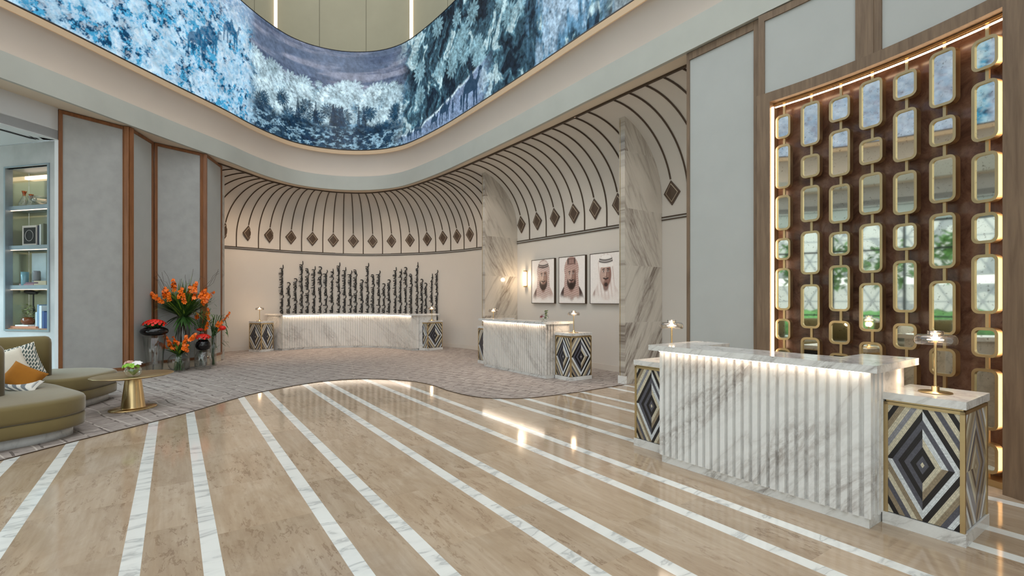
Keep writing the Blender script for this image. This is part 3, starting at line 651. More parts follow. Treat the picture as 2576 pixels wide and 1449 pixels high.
obj('beam', ring(4.98, 5.27, aL, aR, 3.905, 4.02), m_wood2, mw)
obj('burl_panel', ring(5.20, 5.26, aL, aR, .05, 3.93), m_burl, mw)
obj('top_rail', ring(5.07, 5.095, aLi, aR, 3.875, 3.90), m_brass, mw)
obj('bottom_rail', ring(5.05, 5.2, aLi, aR, 0, .055), m_brass_s, mw)
led = thing('mirror_wall_light', (*arc(5.15, 36, 36, 1)[0], 3.87), 'glowing warm light strip along the mirror wall edges', 'light strip')
obj('strip', ring(5.078, 5.09, aLi-.2, aR, 3.848, 3.860), m_led, led); obj('strip', ring(5.03, 5.04, ang(5.03, 1946), ang(5.03, 1941), .06, 3.85, n=2), m_led, led)
obj('strip', ring(5.17, 5.185, aR+.7, aR+.45, .06, 3.82, n=2), m_led, led)
m1, m2 = ang(4.99, 2170), ang(4.99, 2197)
def upper(a0, a1, label):
    t = thing('upholstered_panel', (*arc(5.02, (a0+a1)/2, (a0+a1)/2, 1)[0], 4.02), label, 'wall panel')
    obj('frame', ring(4.99, 5.08, a0, a0-.8, 4.02, 4.985, n=2), m_wood2, t); obj('frame', ring(4.99, 5.08, a1+.8, a1, 4.02, 4.985, n=2), m_wood2, t)
    obj('frame', ring(4.99, 5.08, a0-.8, a1+.8, 4.90, 4.985), m_wood2, t); obj('fabric', ring(5.01, 5.06, a0-.5, a1+.5, 4.02, 4.95), m_fabric2, t)
upper(ang(4.99, 1908), (m1+m2)/2+.6, 'pale upper panel above the mirrors, left of the wooden mullion')
upper((m1+m2)/2-.6, aR, 'pale upper panel above the mirrors, right of the wooden mullion')
struct('trim_9', ring(4.985, 5.09, (m1+m2)/2+.62, (m1+m2)/2-.62, 4.02, 4.985, n=2), m_wood2)
struct('wall_right.001', ring(5.27, 5.4, 40, -35, 0, 5.05).box(3.2, -6, 0, 3.35, .1, 5.05), m_white)

# mirror strands
COL = [((1951,1988),[(288,348),(363,474),(491,579),(599,654),(674.5,780.5),(802,855),(876,982),(1004,1060)]),
 ((2014,2062),[(257,366),(389,446),(467,557.6),(581,690),(715,826),(849,960),(984,1044)]),
 ((2085,2138),[(242.5,304),(326,443),(464,561),(583,643),(667,783),(807,866),(889,1006),(1030,1096)]),
 ((2161,2219.5),[(200.4,322),(348.5,411.8),(435.6,538.7),(562,686),(711.6,834),(860.7,982),(1010,1080)]),
 ((2246,2306),[(179,247.5),(274.3,404.5),(430.6,539),(562,629.5),(655,786),(813.7,879),(905,1036),(1062,1128)]),
 ((2337,2404),[(126,266),(294,365),(392.5,509),(536,675),(706,842.5),(876,946),(976,1110)]),
 ((2443,2511),[(93.4,174),(202.7,352.8),(383,509),(535,612),(640,789.5),(824,899),(927.7,1080),(1112,1188)])]
Rf = 5.06
def rrect(w, h, r, n=6):
    P = []
    for cx_, cy_, a in ((w/2-r, h/2-r, 0), (-w/2+r, h/2-r, 90), (-w/2+r, -h/2+r, 180), (w/2-r, -h/2+r, 270)):
        for i in range(n+1): t = math.radians(a+90*i/n); P.append((cx_+r*math.cos(t), cy_+r*math.sin(t)))
    return P
def mirror(parent, pc, tn, nm, w, h):
    # pc centre (x,y,z), tn tangent, nm outward normal (away from the lobby)
    t = np.array([tn[0], tn[1], 0]); n_ = np.array([nm[0], nm[1], 0]); c = np.array(pc); z = np.array([0, 0, 1.])
    o_, i_ = rrect(w, h, .055), rrect(w-.048, h-.048, .034); k = len(o_); dep = .062
    pt = lambda q, d: tuple(c+t*q[0]+z*q[1]+n_*d)
    vs = [pt(q, 0) for q in o_]+[pt(q, 0) for q in i_]+[pt(q, .018) for q in i_]+[pt(q, dep) for q in o_]
    fs = []
    for i in range(k):
        j = (i+1) % k; fs += [(i, j, k+j, k+i), (k+i, k+j, 2*k+j, 2*k+i), (j, i, 3*k+i, 3*k+j)]
    fr = obj('mirror_frame', MB().add(vs, fs, False).add([pt(q, dep) for q in o_], [tuple(range(k))]), m_brass_s, parent, bevel=0)
    obj('mirror_glass', MB().add([pt(q, .014) for q in i_], [tuple(range(k))[::-1]]), m_mirror, fr, local=False)
for ci, ((x0, x1), ys) in enumerate(COL):
    a0, a1 = ang(Rf, x0), ang(Rf, x1); am = (a0+a1)/2; r_ = math.radians(am)
    c = CC+Rf*np.array([math.cos(r_), math.sin(r_)]); nm = np.array([math.cos(r_), math.sin(r_)]); tn = np.array([-math.sin(r_), math.cos(r_)])
    w = 2*Rf*math.sin(math.radians(abs(a0-a1)/2)); Yc = c[1]
    label = '%s strand of brass framed mirrors from the left on burl wall' % ORD[ci]
    t = thing('mirror_strand', (c[0], c[1], 2.0), label, 'wall mirror', 'strands of rounded mirrors')
    zs = [(zat(b_, Yc), zat(a, Yc)) for a, b_ in ys]
    for z0, z1 in zs:
        z0 = max(z0, .09)
        if z1-z0 > .12: mirror(t, (c[0], c[1], (z0+z1)/2), tn, nm, w, z1-z0)
    prev = 3.885
    def rod(z0, z1):
        p = c+nm*.03; q = [tuple(p+tn*s*.013+nm*o) for s, o in ((-1, 0), (1, 0), (1, .02), (-1, .02))]; obj('rod', MB().prism(q, z0, z1), m_brass_s, t)
    for z0, z1 in zs: rod(z1-.01, prev); prev = z0+.01
    if prev > .1: rod(.05, prev)

# glazing and outdoors (seen in the mirrors and glossy stone)
m_mull = plain('dark_mullion', (40, 44, 46), .5)
b = MB()
for y in np.arange(-6, 9.4, 1.9): b.box(-13.06, y-.04, 0, -12.94, y+.04, 4.44)
for z in (.02, .95, 3.4, 4.4): b.box(-13.05, -6, z-.03, -12.95, 10.2, z+.03)
w1_ = struct('window_1', b, m_mull); obj('pane', MB().box(-13.01, -6, 0, -12.99, 10.2, 4.44), m_glass_w, w1_)
b = MB()
for x in np.arange(-13, 4.3, 2.15): b.box(x-.05, -6.06, 0, x+.05, -5.94, 14)
for z in (.03, 3.2, 6.6, 10, 13.9): b.box(-13, -6.05, z-.05, 4.2, -5.95, z+.05)
w2_ = struct('window_2', b, m_mull); obj('pane', MB().box(-13, -6.01, 0, 4.2, -5.99, 14), m_glass_w, w2_)
tag(obj('ground_outside', MB().box(-80, -60, -.3, 60, 80, -.11), plain('paving_outside', (176, 170, 160), .9)), kind='structure')
def hexfac():
    t = NT('patterned_facade'); P = t.n('ShaderNodeNewGeometry').outputs['Position']; s = t.n('ShaderNodeSeparateXYZ', {0: P}); y, z = s.outputs[1], s.outputs[2]
    ln = lambda a, b_: t.math('ABSOLUTE', t.math('SUBTRACT', t.math('FRACT', t.math('ADD', t.math('MULTIPLY', y, a), t.math('MULTIPLY', z, b_))), .5))
    m_ = t.math('MAXIMUM', t.math('MAXIMUM', t.math('GREATER_THAN', ln(.6, .35), .46), t.math('GREATER_THAN', ln(.6, -.35), .46)), t.math('GREATER_THAN', ln(0, .7), .47))
    pt = t.math('GREATER_THAN', t.noise(t.obj(world=True), .5, 2), .58)
    c = t.mix(t.math('MULTIPLY', pt, .6), lin((232, 234, 236)), lin((120, 130, 145))); return t.done(Base_Color=t.mix(t.math('MULTIPLY', m_, .7), c, lin((120, 130, 142))), Roughness=.6)
tag(obj('facade_outside', MB().box(-34, -30, 3.2, -32, 40, 24).box(-33.5, -30, -.1, -32.5, 40, 2.6), hexfac()), kind='structure')
hg = MB()
for k in range(40): hg.ball((-16.5-random.random()*.7, -7+k*.5, .45), .62+.2*random.random(), 8, .9)
tag(obj('hedge_outside', hg, plain('hedge_leaf', (84, 122, 62), .8, var=.4, scale=8, bump=.5)), kind='structure')
# ================================================================ RECEPTION DESKS
ANG = math.atan2(-U[1], -U[0])           # local x = -U (to the right along the front), local y = V (away)
def fluted(L, D, period=.0725, depth=.034):
    # plan outline of a wall L long and D deep with flutes on front and both ends
    P = []
    def side(a, b_, n):
        a, b_ = np.array(a, float), np.array(b_, float); ln = np.linalg.norm(b_-a); d = (b_-a)/ln; k = max(1, round((ln-.03)/period)); p = (ln-.034)/k
        for i in range(k):
            s = .034+i*p
            for q, o in ((s, 0), (s+.003, 1), (s+p-.043, 1), (s+p-.040, 0)): P.append(tuple(a+d*q+n*o*depth))
        P.append(tuple(b_))
    P.append((0, D)); side((0, D), (0, 0), np.array([1, 0])); side((0, 0), (L, 0), np.array([0, 1])); side((L, 0), (L, D), np.array([-1, 0])); return P
def desk(origin, L, label, wing=.36, dep=.78, bar=.40, h=1.12, mm=None):
    t = thing('reception_desk', (*origin, 0), label, 'reception desk', 'marble reception desks', ANG)
    body = [(x+.05, y+.105) for x, y in fluted(L-.12, .25)]
    obj('fluted_front', MB().prism(body, .07, h-.05), mm or m_marble, t, True)
    obj('plinth', MB().box(.065, .122, 0, L-.085, .34, .07), m_marble2, t, True)
    slab = [(0, 0), (L, 0), (L, dep), (L-wing, dep), (L-wing, bar), (wing, bar), (wing, dep), (0, dep)]
    obj('counter_top', MB().prism(slab, h-.05, h), m_marble2, t, True, bevel=.003)
    for x0, x1 in ((.10, wing-.04), (L-wing+.04, L-.072)): obj('side_wing', MB().box(x0, .36, 0, x1, dep-.06, h-.05), m_marble2, t, True)
    obj('light_strip', MB().box(.07, .070, h-.062, L-.09, .088, h-.0505), m_led_desk, t, True)
    return t
def uvquad(mb_verts, faces, uvs, name, mat, parent):
    me = bpy.data.meshes.new(name); me.from_pydata(mb_verts, [], faces); l = me.uv_layers.new(name='UVMap')
    for i, c in enumerate(uvs): l.data[i].uv = c
    me.materials.append(mat); o = bpy.data.objects.new(name, me); C.objects.link(o); o.parent = parent; return o
m_mos, m_mos2 = mosaic_mat('mosaic_front', MOS), mosaic_mat('mosaic_side', SID, False)
def cabinet(origin, ang_, w, d, label, mats=None):
    mats = mats or (m_mos, m_mos2, m_mos2)
    t = thing('mosaic_cabinet', (*origin, 0), label, 'cabinet', 'mosaic side cabinets', ang_); h = .91; z0, z1 = .085, h-.085
    obj('plinth', MB().box(-.006, -.006, 0, w+.006, d+.006, z0-.005), m_marble2, t, True)
    obj('carcass', MB().box(.012, .012, z0-.005, w-.012, d-.012, h-.05), m_ink, t, True)
    obj('counter_top', MB().box(-.008, -.008, h-.05, w+.008, d+.008, h), m_marble2, t, True, bevel=.003)
    f = MB()
    for x, y in ((0, 0), (w, 0), (w, d), (0, d)): f.box(x-(.025 if x else 0), y-(.025 if y else 0), z0-.004, x+(0 if x else .025), y+(0 if y else .025), z1+.02)
    f.box(0, 0, z1, w, .022, z1+.02).box(w-.022, 0, z1, w, d, z1+.02).box(0, 0, z1, .022, d, z1+.02)
    f.box(.012, .010, z1+.022, w-.010, d-.01, h-.05)
    obj('brass_frame', f, m_brass_s, t, True)
    hw, hh = w/2, (z1-z0)/2; zc = (z0+z1)/2; e = .006
    def face(p0, p1, mat):
        L_ = math.dist(p0, p1); k = .455/L_
        uvquad([(*p0, z0), (*p1, z0), (*p1, z1), (*p0, z1)], [(0, 1, 2, 3)], [(-L_*k/2, -hh), (L_*k/2, -hh), (L_*k/2, hh), (-L_*k/2, hh)], 'mosaic_panel', mat, t)
    face((.02, e), (w-.02, e), mats[0]); face((w-e, .02), (w-e, d-.02), mats[1]); face((e, d-.02), (e, .02), mats[2]); return t
m_mosw = mosaic_mat('mosaic_wide', MOS, False)
desk(uv(3.139, 3.78), 1.858, 'nearest fluted white marble reception desk with glowing top edge')
cabinet(uv(1.350, 4.10), ANG, .430, .53, 'mosaic cabinet at the right end of the nearest desk')
cabinet(uv(3.586, 4.10), ANG, .44, .53, 'mosaic cabinet partly hidden at the left end of nearest desk')
desk(uv(9.90, 5.96), 2.434, 'middle fluted marble reception desk in front of the portraits', mm=m_marble_b)
cabinet(uv(7.50, 6.28), ANG, .45, .54, 'mosaic cabinet at the right end of the middle desk', (m_mosw, m_mosw, m_mosw))
cabinet(uv(10.44, 6.28), ANG, .45, .54, 'mosaic cabinet at the left end of the middle desk', (m_mosw, m_mosw, m_mosw))
# long curved desk
t = thing('reception_desk', (-5.0, 15.9, 0), 'long curved marble reception desk in front of the calligraphy', 'reception desk', 'marble reception desks')
CD = np.array([-5.0, 13.59]); RB = 2.40
def pol(r, a): return (CD[0]+r*math.cos(math.radians(a)), CD[1]+r*math.sin(math.radians(a)))
A0, A1 = 35.2, 144.4
P = []; k = 62; da = (A1-A0)/k
for i in range(k):
    a = A0+i*da
    for q, o_ in ((0, 0), (.50, 0), (.56, .03), (.96, .03)): P.append(pol(RB+o_, a+q*da))
P.append(pol(RB, A1))
for r, s in ((.05, 0), (.05, .5), (.09, .5), (.09, 0), (.13, 0), (.13, .5), (.17, .5), (.17, 0), (.25, 0)): P.append(pol(RB+r, A1-s))
P += [pol(RB+.25, A1-(A1-A0)*i/30) for i in range(1, 30)]
for r, s in ((.25, 0), (.17, 0), (.17, .5), (.13, .5), (.13, 0), (.09, 0), (.09, .5), (.05, .5), (.05, 0)): P.append(pol(RB+r, A0+s))
obj('fluted_front', MB().prism(P, .07, 1.07), m_marble_b, t)
ar = lambda R, a, b_, n=40: [pol(R, a+(b_-a)*i/n) for i in range(n+1)]
obj('plinth', MB().prism(ar(RB+.035, A0+.8, A1-.8)+ar(RB+.24, A1-.8, A0+.8), 0, .07), m_marble2, t)
wg = 7.0; E0, E1 = A0-1.2, A1+1.2
obj('counter_top', MB().prism(ar(RB-.10, E0, E1)+[pol(3.30, E1), pol(3.30, E1-wg)]+ar(RB+.36, E1-wg, E0+wg)+[pol(3.30, E0+wg), pol(3.30, E0)], 1.07, 1.12), m_marble2, t)
for a, b_ in ((E0+1.2, E0+wg-1), (E1-wg+1, E1-1.2)): obj('side_wing', MB().prism(ar(RB+.26, a, b_, 4)+ar(3.24, b_, a, 4), 0, 1.07), m_marble2, t)
obj('light_strip', MB().prism(ar(RB-.045, A0+.5, A1-.5)+ar(RB-.025, A1-.5, A0+.5), 1.058, 1.0695), m_led_desk, t)
cabinet((-7.37, 14.58), math.atan2(.92, .39), .43, .50, 'mosaic cabinet at the left end of the long curved desk', (m_mosw,)*3)
cabinet((-2.55-.45*.74, 15.0+.45*.67), math.atan2(-.67, .74), .45, .58, 'mosaic cabinet at the right end of the long curved desk', (m_mosw,)*3)

# ================================================================ LAMPS
def lamp():
    t = thing('table_lamp', (0, 0, 0), 'x', 'table lamp', 'clear glass table lamps')
    obj('base', MB().lathe((0, 0, 0), [(.001, .001), (.092, .001), (.094, .004), (.092, .008), (.022, .010), (.022, .045), (.001, .045)], 40), m_brass, t, True)
    obj('stem', MB().tube([(0, 0, .04), (0, 0, .365)], .0085, 12), m_brass, t, True)
    obj('shade', MB().lathe((0, 0, .335), [(.109, 0), (.116, .006), (.1185, .03), (.113, .052), (.100, .064), (.06, .067), (.045, .068), (.045, .090), (.043, .090), (.043, .065), (.06, .064), (.098, .060), (.110, .050), (.115, .03), (.113, .008), (.109, .004)], 48), m_glass_l, t, True)
    obj('glow_disc', MB().lathe((0, 0, .363), [(.001, 0), (.045, 0), (.045, .004), (.001, .004)], 32), m_bulb, t, True)
    obj('glow_tube', MB().lathe((0, 0, .367), [(.001, 0), (.013, 0), (.013, .035), (.001, .035)], 16), m_bulb, t, True)
    obj('cap', MB().lathe((0, 0, .402), [(.001, 0), (.03, 0), (.03, .004), (.001, .004)], 24), m_brass, t, True); return t
LP = [((*uv(1.13, 4.345), .91), 'glass table lamp on the mosaic cabinet right of nearest desk'), ((*uv(3.325, 4.378), .91), 'glass table lamp behind the left end of nearest desk'),
      ((*uv(7.21, 6.50), .91), 'glass table lamp right of the small flower bowl on middle desk'), ((*uv(10.21, 6.58), .91), 'glass table lamp behind the left end of the middle desk'),
      ((-7.56, 14.86, .91), 'glass table lamp left of the calligraphy on long curved desk'), ((-2.475, 15.30, .91), 'glass table lamp in front of the last calligraphy strand')]
lp = lamp()
for i, (p, l_) in enumerate(LP):
    o = lp if i == 0 else copy_tree(lp); o.location = p; o['label'] = l_
    q = bpy.data.lights.new('lamp_light', 'POINT'); q.energy = 3.0; q.color = (1, .72, .46); q.shadow_soft_size = .03
    qo = bpy.data.objects.new('lamp_light', q); C.objects.link(qo); qo.parent = o; qo.location = (0, 0, .31)

# ================================================================ PORTRAITS AND SCONCE
def wl(s, o=0): return (*(np.array(uv(6.245+s, 7.934-o))),)
def portrait(s0, s1, kind, label):
    nx_, nz_ = 150, 180; w, h = s1-s0, 1.108; z0 = 1.466
    X_, Z_ = np.meshgrid(np.linspace(-w/2, w/2, nx_), np.linspace(0, h, nz_), indexing='ij'); c = np.zeros((nx_, nz_, 3))
    Xp = X_/.92/1.28; Zp = .52+(Z_/h-.50)/1.22; Zr = Z_/h
    def P_(mask, cc, a=1.0):
        nonlocal c
        m_ = np.clip(mask, 0, 1)*a; c = c*(1-m_[..., None])+np.array(lin(cc)[:3])*m_[..., None]
    def el(cx, cz, rx, rz, soft=.06, rot=0):
        dx, dz = Xp-cx, Zp-cz; ca, sa = math.cos(rot), math.sin(rot); r = np.sqrt(((dx*ca+dz*sa)/rx)**2+((-dx*sa+dz*ca)/rz)**2); return sm(1+soft, 1-soft, r)
    pat = ((np.abs(np.sin(Xp*75+Zp*30))+np.abs(np.sin(Zp*85-Xp*20))) > 1.25).astype(float)
    fade = sm(.04, .24, Zr+.06*(fbm(X_*9, Z_*9, 4, 31+kind)-.5)*2-.9*np.abs(Xp)**2*.5)
    white, sep, dk, md, lt = (240, 234, 230), (98, 62, 54), (38, 24, 22), (158, 122, 110), (206, 178, 166)
    P_(np.ones_like(Xp), white)
    sh = [(.02, .0), (-.01, .0), (.02, 0)][kind][0]
    # shoulders and cloak
    body = sm(.0, -.03, np.abs(Xp-sh)-(.42-.95*np.clip(Zp-.10, 0, 1)**1.6*1.25))*(Zp < .40)*fade
    P_(body, [(190, 160, 150), (88, 58, 52), (226, 214, 208)][kind], .9)
    if kind == 1: P_(body*(np.abs(Xp) > .16), (58, 36, 34), .8); P_(body*(np.abs(np.abs(Xp)-.17) < .02), (190, 150, 120), .8)
    if kind == 0: P_(body*(Xp < -.22), (70, 46, 42), .8)
    if kind == 2: P_(body*(Xp < -.26), (150, 120, 110), .8)
    P_(el(sh, .22, .10, .22)*fade, (214, 190, 180) if kind != 1 else (120, 84, 74), .9)
    # headscarf
    scarf = np.maximum(el(sh, .70, .215, .225), (sm(.0, -.02, np.abs(Xp-sh)-(.20+.10*np.clip(.7-Zp, 0, 1)))*sm(.06, .24, Zp)*(Zp < .72)))*fade
    P_(scarf, [(222, 208, 202), (214, 190, 180), (240, 232, 228)][kind])
    if kind < 2: P_(scarf*pat, (150, 104, 96), .75)
    else: P_(scarf*(np.abs(np.sin(Xp*36+Zp*6)) > .93), (196, 172, 162), .6)
    # face
    P_(el(sh-.005, .585, .142, .205), md); P_(el(sh-.03, .60, .115, .18, .3), lt, .8); P_(el(sh+.07, .56, .06, .16, .5), (128, 90, 80), .6)
    P_(el(sh, .40, .07, .09, .3), (130, 96, 86), .9)
    # beard, moustache, mouth
    if kind < 2: P_(np.clip(el(sh, .475, .132, .125, .12)-el(sh, .555, .105, .095, .25), 0, 1), dk, .93)
    else: P_(el(sh+.005, .418, .045, .032, .25), dk, .9)
    if kind == 1: P_(el(sh, .425, .06, .05, .3), dk, .95)
    P_(el(sh-.03, .515, .045, .013, .3, -.2)+el(sh+.03, .515, .045, .013, .3, .2), dk, .95)
    P_(el(sh, .492, .035, .009, .4), (110, 62, 56), .9)
    # nose, eyes, brows
    P_(el(sh+.018, .575, .010, .05, .6), (110, 76, 68), .7); P_(el(sh, .545, .028, .012, .5), (112, 78, 70), .7); P_(el(sh-.006, .585, .009, .05, .6), (226, 204, 194), .7)
    for sx_ in (-1, 1):
        P_(el(sh+sx_*.055, .632, .030, .012, .4), (232, 220, 214), .8); P_(el(sh+sx_*.055, .632, .011, .012, .3), dk); P_(el(sh+sx_*.055, .642, .032, .006, .5), dk, .8)
        P_(el(sh+sx_*.057, .668, .038, .009, .4, sx_*-.12), dk, .95); P_(el(sh+sx_*.055, .612, .03, .008, .7), (120, 84, 76), .5)
    # scarf brow edge and head rope
    P_(np.clip(el(sh, .74, .185, .085, .05)*(Zp > .70), 0, 1), [(224, 208, 202), (206, 180, 170), (244, 238, 234)][kind])
    if kind < 2: P_(el(sh, .74, .185, .085, .05)*(Zp > .70)*pat, (150, 104, 96), .7)
    P_(el(sh, .79, .17, .11, .05)*(Zp > .80), [(226, 212, 206), (200, 172, 162), (244, 240, 236)][kind])
    if kind != 1:
        for zc in (.795, .83): P_(np.exp(-((Zp-zc-.05*(1-((Xp-sh)/.19)**2)*-.6-.012)/.014)**2)*(np.abs(Xp-sh) < .175-.3*(zc-.795)), dk, .96)
    else:
        P_(el(sh, .86, .115, .065, .1), (190, 156, 146))
        for x_ in (-.10, -.05, 0, .05, .10): P_(el(sh+x_, .85, .010 if abs(x_) < .09 else .022, .06, .3), (84, 52, 46) if abs(x_) < .09 else dk, .9)
        P_(np.exp(-((Zp-.80)/.010)**2)*(np.abs(Xp-sh) < .12), (96, 62, 56), .8); P_(np.exp(-((Zp-.89)/.010)**2)*(np.abs(Xp-sh) < .11), (96, 62, 56), .8)
    c = c*(.93+.14*fbm(X_*60, Z_*60, 3, 3)[..., None]); c = np.clip(c, 0, 1)
    a, b_ = wl(s0), wl(s1)   # s0 is the right end in view
    t = thing('framed_portrait', (*wl((s0+s1)/2, .03), z0+h/2), label, 'picture', 'three sepia portraits')
    fr = MB(); q = lambda s_a, s_b, o0, o1: [wl(s_a, o0), wl(s_b, o0), wl(s_b, o1), wl(s_a, o1)]
    obj('canvas', MB().prism(q(s0, s1, .012, .058), z0, z0+h), m_ink, t)
    fr.prism(q(s0-.008, s0+.004, .01, .066), z0-.008, z0+h+.008).prism(q(s1-.004, s1+.008, .01, .066), z0-.008, z0+h+.008).prism(q(s0, s1, .01, .066), z0-.008, z0+.004).prism(q(s0, s1, .01, .066), z0+h-.004, z0+h+.008)
    obj('frame', fr, m_bronze, t)
    vs = []
    for i in range(nx_):
        p = wl(s1-(s1-s0)*i/(nx_-1), .060)
        for j in range(nz_): vs.append((p[0]-t.location.x, p[1]-t.location.y, z0+h*j/(nz_-1)-t.location.z))
    ii_, jj_ = np.meshgrid(np.arange(nx_-1), np.arange(nz_-1), indexing='ij'); a0_ = (ii_*nz_+jj_).ravel()
    me = bpy.data.meshes.new('portrait_print'); me.from_pydata(vs, [], np.stack([a0_, a0_+nz_, a0_+nz_+1, a0_+1], 1).tolist())
    ca_ = me.color_attributes.new('paint', 'FLOAT_COLOR', 'POINT'); ca_.data.foreach_set('color', np.concatenate([c, np.ones((nx_, nz_, 1))], -1).reshape(-1).astype(np.float32))
    me.materials.append(m_print); o = bpy.data.objects.new('portrait_print', me); C.objects.link(o); o.parent = t
m_print = vcol('portrait_paper', .45)
portrait(3.20, 4.12, 0, 'leftmost sepia portrait, bearded man in a chequered headscarf')
portrait(2.10, 3.02, 1, 'middle sepia portrait, smiling bearded man with a wrapped head cord')
portrait(1.016, 1.936, 2, 'rightmost sepia portrait, man in plain white headscarf and goatee')
t = thing('wall_sconce', (*wl(4.42, .06), 2.11), 'glowing glass and brass sconce left of the portraits', 'wall lamp')
sc = wl(4.42, .07); obj('diffuser', MB().lathe((sc[0], sc[1], 1.93), [(.001, 0), (.046, 0), (.046, .36), (.001, .36)], 24), m_sconce, t)
obj('bracket', MB().seg(wl(4.45, .012), wl(4.39, .012), .02, 1.89, 2.33), m_brass, t)
for z in (1.89, 2.29): obj('cap', MB().lathe((sc[0], sc[1], z), [(.001, 0), (.030, 0), (.030, .04), (.001, .04)], 20), m_brass, t)
q = bpy.data.lights.new('sconce_light', 'POINT'); q.energy = 9; q.color = (1, .76, .5); q.shadow_soft_size = .05
qo = bpy.data.objects.new('sconce_light', q); C.objects.link(qo); qo.location = (*wl(4.42, .2), 2.11)

# ================================================================ CALLIGRAPHY
CX_ = [703,720,737.5,753,768,784.5,800,814.5,830,847,862,877,890,906,921,935.5,950,962.5,976,992,1005,1018,1032,1047,1059,1069,1084,1097]
TOPS = [667,708.5,700,660,677,669,678.5,680,680,662.5,671.5,682,680,704,663.5,689.5,682,711,703.5,672,681,681,689.5,663,703,711,680,688.5]
KIND = [0,1,2,3,4,0,5,6,7,3,0,6,4,2,3,8,6,1,2,0,7,5,8,3,2,1,7,8]
def strand(kind, hgt):
    r = random.Random(200+kind); mb = MB(); z = 0.0; R_ = .0145; x0 = .045
    def st(pts, r0=R_):
        n = len(pts); q = []
        for i in range(n-1):
            a, b_, c_, d_ = [np.array(pts[max(0, min(n-1, i+j))], float) for j in (-1, 0, 1, 2)]
            for k in range(4):
                t_ = k/4; q.append(tuple(.5*((2*b_)+(c_-a)*t_+(2*a-5*b_+4*c_-d_)*t_*t_+(3*b_-a-3*c_+d_)*t_**3)))
        P3 = [(x, 0, z_) for x, z_ in q+[tuple(pts[-1])]]; mb.tube(P3, [r0*(.6+.5*math.sin(PI*(i+.6)/(len(P3)+.2))) for i in range(len(P3))], 6)
    while z < hgt-.10:
        word = min(r.uniform(.22, .5), hgt-z); base = [(x0-.015, z)]; q = z+.01; low = z
        while q < z+word-.03:
            k = r.choice(['t', 't', 't', 'l', 'o', 'e', 's', 'h'])
            if k == 't': st([(x0, q), (x0-.02, q+.004), (x0-.042, q-.004)], .011); d = .030
            elif k == 'l': st([(x0, q), (x0-.05, q+.006), (x0-r.uniform(.085, .125), q-.006)], .012); d = .034
            elif k == 'o': st([(x0, q), (x0-.03, q-.002), (x0-.042, q+.018), (x0-.025, q+.034), (x0, q+.026)], .011); d = .048
            elif k == 'e': st([(x0, q), (x0-.035, q+.03), (x0-.05, q+.012), (x0-.02, q+.006), (x0+.004, q+.04)], .011); d = .052
            elif k == 's':
                for o_ in (0, .018, .036): st([(x0, q+o_), (x0-.016, q+o_+.002), (x0-.03, q+o_-.003)], .009)
                d = .062
            else: st([(x0+.004, q), (x0-.03, q-.01), (x0-.062, q+.008), (x0-.066, q+.034), (x0-.03, q+.04), (x0, q+.05)], .011); d = .060
            base.append((x0+r.uniform(-.003, .010), q+d*.5))
            if r.random() < .35:
                dx = x0-r.uniform(.062, .095) if r.random() < .6 else x0+.034; st([(dx, q+.008), (dx-.005, q+.022)], .011)
            q += d
        st(base+[(x0, q+.01)], .0155)
        e = r.choice(['bowl', 'tail', 'up'])
        if e == 'bowl': st([(x0, q), (x0+.028, q+.022), (x0+.034, q+.058), (x0+.012, q+.092), (x0-.035, q+.098), (x0-.06, q+.082)], .017); q += .088
        elif e == 'tail': st([(x0, q), (x0+.03, q+.03), (x0+.036, q+.075), (x0+.02, q+.11)], .015); q += .085
        else: st([(x0, q), (x0-.01, q+.02), (x0-.055, q+.024), (x0-.085, q+.012)], .013); q += .030
        z = q+r.uniform(-.004, .02)
    if kind in (3, 0, 7): st([(x0-.02, z-.04), (x0+.022, z-.01), (x0+.026, z+.05), (x0+.022, z+.11)], .015)
    return mb
for i, (px, ty, kd) in enumerate(zip(CX_, TOPS, KIND)):
    p = hit(W_path, px+2)[0]; N_ = normals(W_path); j = min(range(len(W_path)), key=lambda q_: math.dist(W_path[q_], p)); nrm = N_[j]
    q = (p[0]-nrm[0]*.05, p[1]-nrm[1]*.05); zt = zat(ty, q[1]); z0 = 1.02 if i < 27 else .72
    an = math.atan2(-nrm[0], nrm[1])
    t = tag(obj('calligraphy_strand', strand(kd, zt-z0-(.13 if kd in (3, 0, 7) else 0)), m_ink), '%s black calligraphy strand from the left on the wall behind the long desk' % ORD[i], 'wall sculpture', 'vertical calligraphy strands')
    t.location = (q[0], q[1], z0); t.rotation_euler = (0, 0, an)
# ================================================================ SOFA
def cnorm(path):
    P = np.array(path); D = np.roll(P, -1, 0)-np.roll(P, 1, 0); L = np.hypot(D[:, 0], D[:, 1])+1e-9; return np.c_[-D[:, 1]/L, D[:, 0]/L]
def puff(path, prof, mb=None):
    mb = mb or MB(); a = sum(path[i-1][0]*path[i][1]-path[i][0]*path[i-1][1] for i in range(len(path)))
    if a < 0: path = path[::-1]
    N = -cnorm(path); n, m = len(path), len(prof); vs = []   # outward for a counter-clockwise path
    for o_, z in prof: vs += [(p[0]-q[0]*o_, p[1]-q[1]*o_, z) for p, q in zip(path, N)]
    fs = [(j*n+i, j*n+(i+1) % n, (j+1)*n+(i+1) % n, (j+1)*n+i) for j in range(m-1) for i in range(n)]
    mb.add(vs, fs+[tuple(range(n))[::-1], tuple((m-1)*n+i for i in range(n))], True); return mb
sofa = thing('serpentine_sofa', (-6.1, 6.3, 0), 'olive velvet wavy lounge sofa on a white marble plinth', 'sofa')
SA = smooth([(-5.75,4.1),(-5.35,4.55),(-5.10,5.0),(-4.95,5.3),(-4.91,5.55),(-4.97,5.78),(-5.2,5.99),(-5.6,6.25),(-5.95,6.47),(-6.4,6.62),(-7.1,6.5),(-7.5,5.9),(-7.4,5.0),(-6.7,4.2)], 5, True)
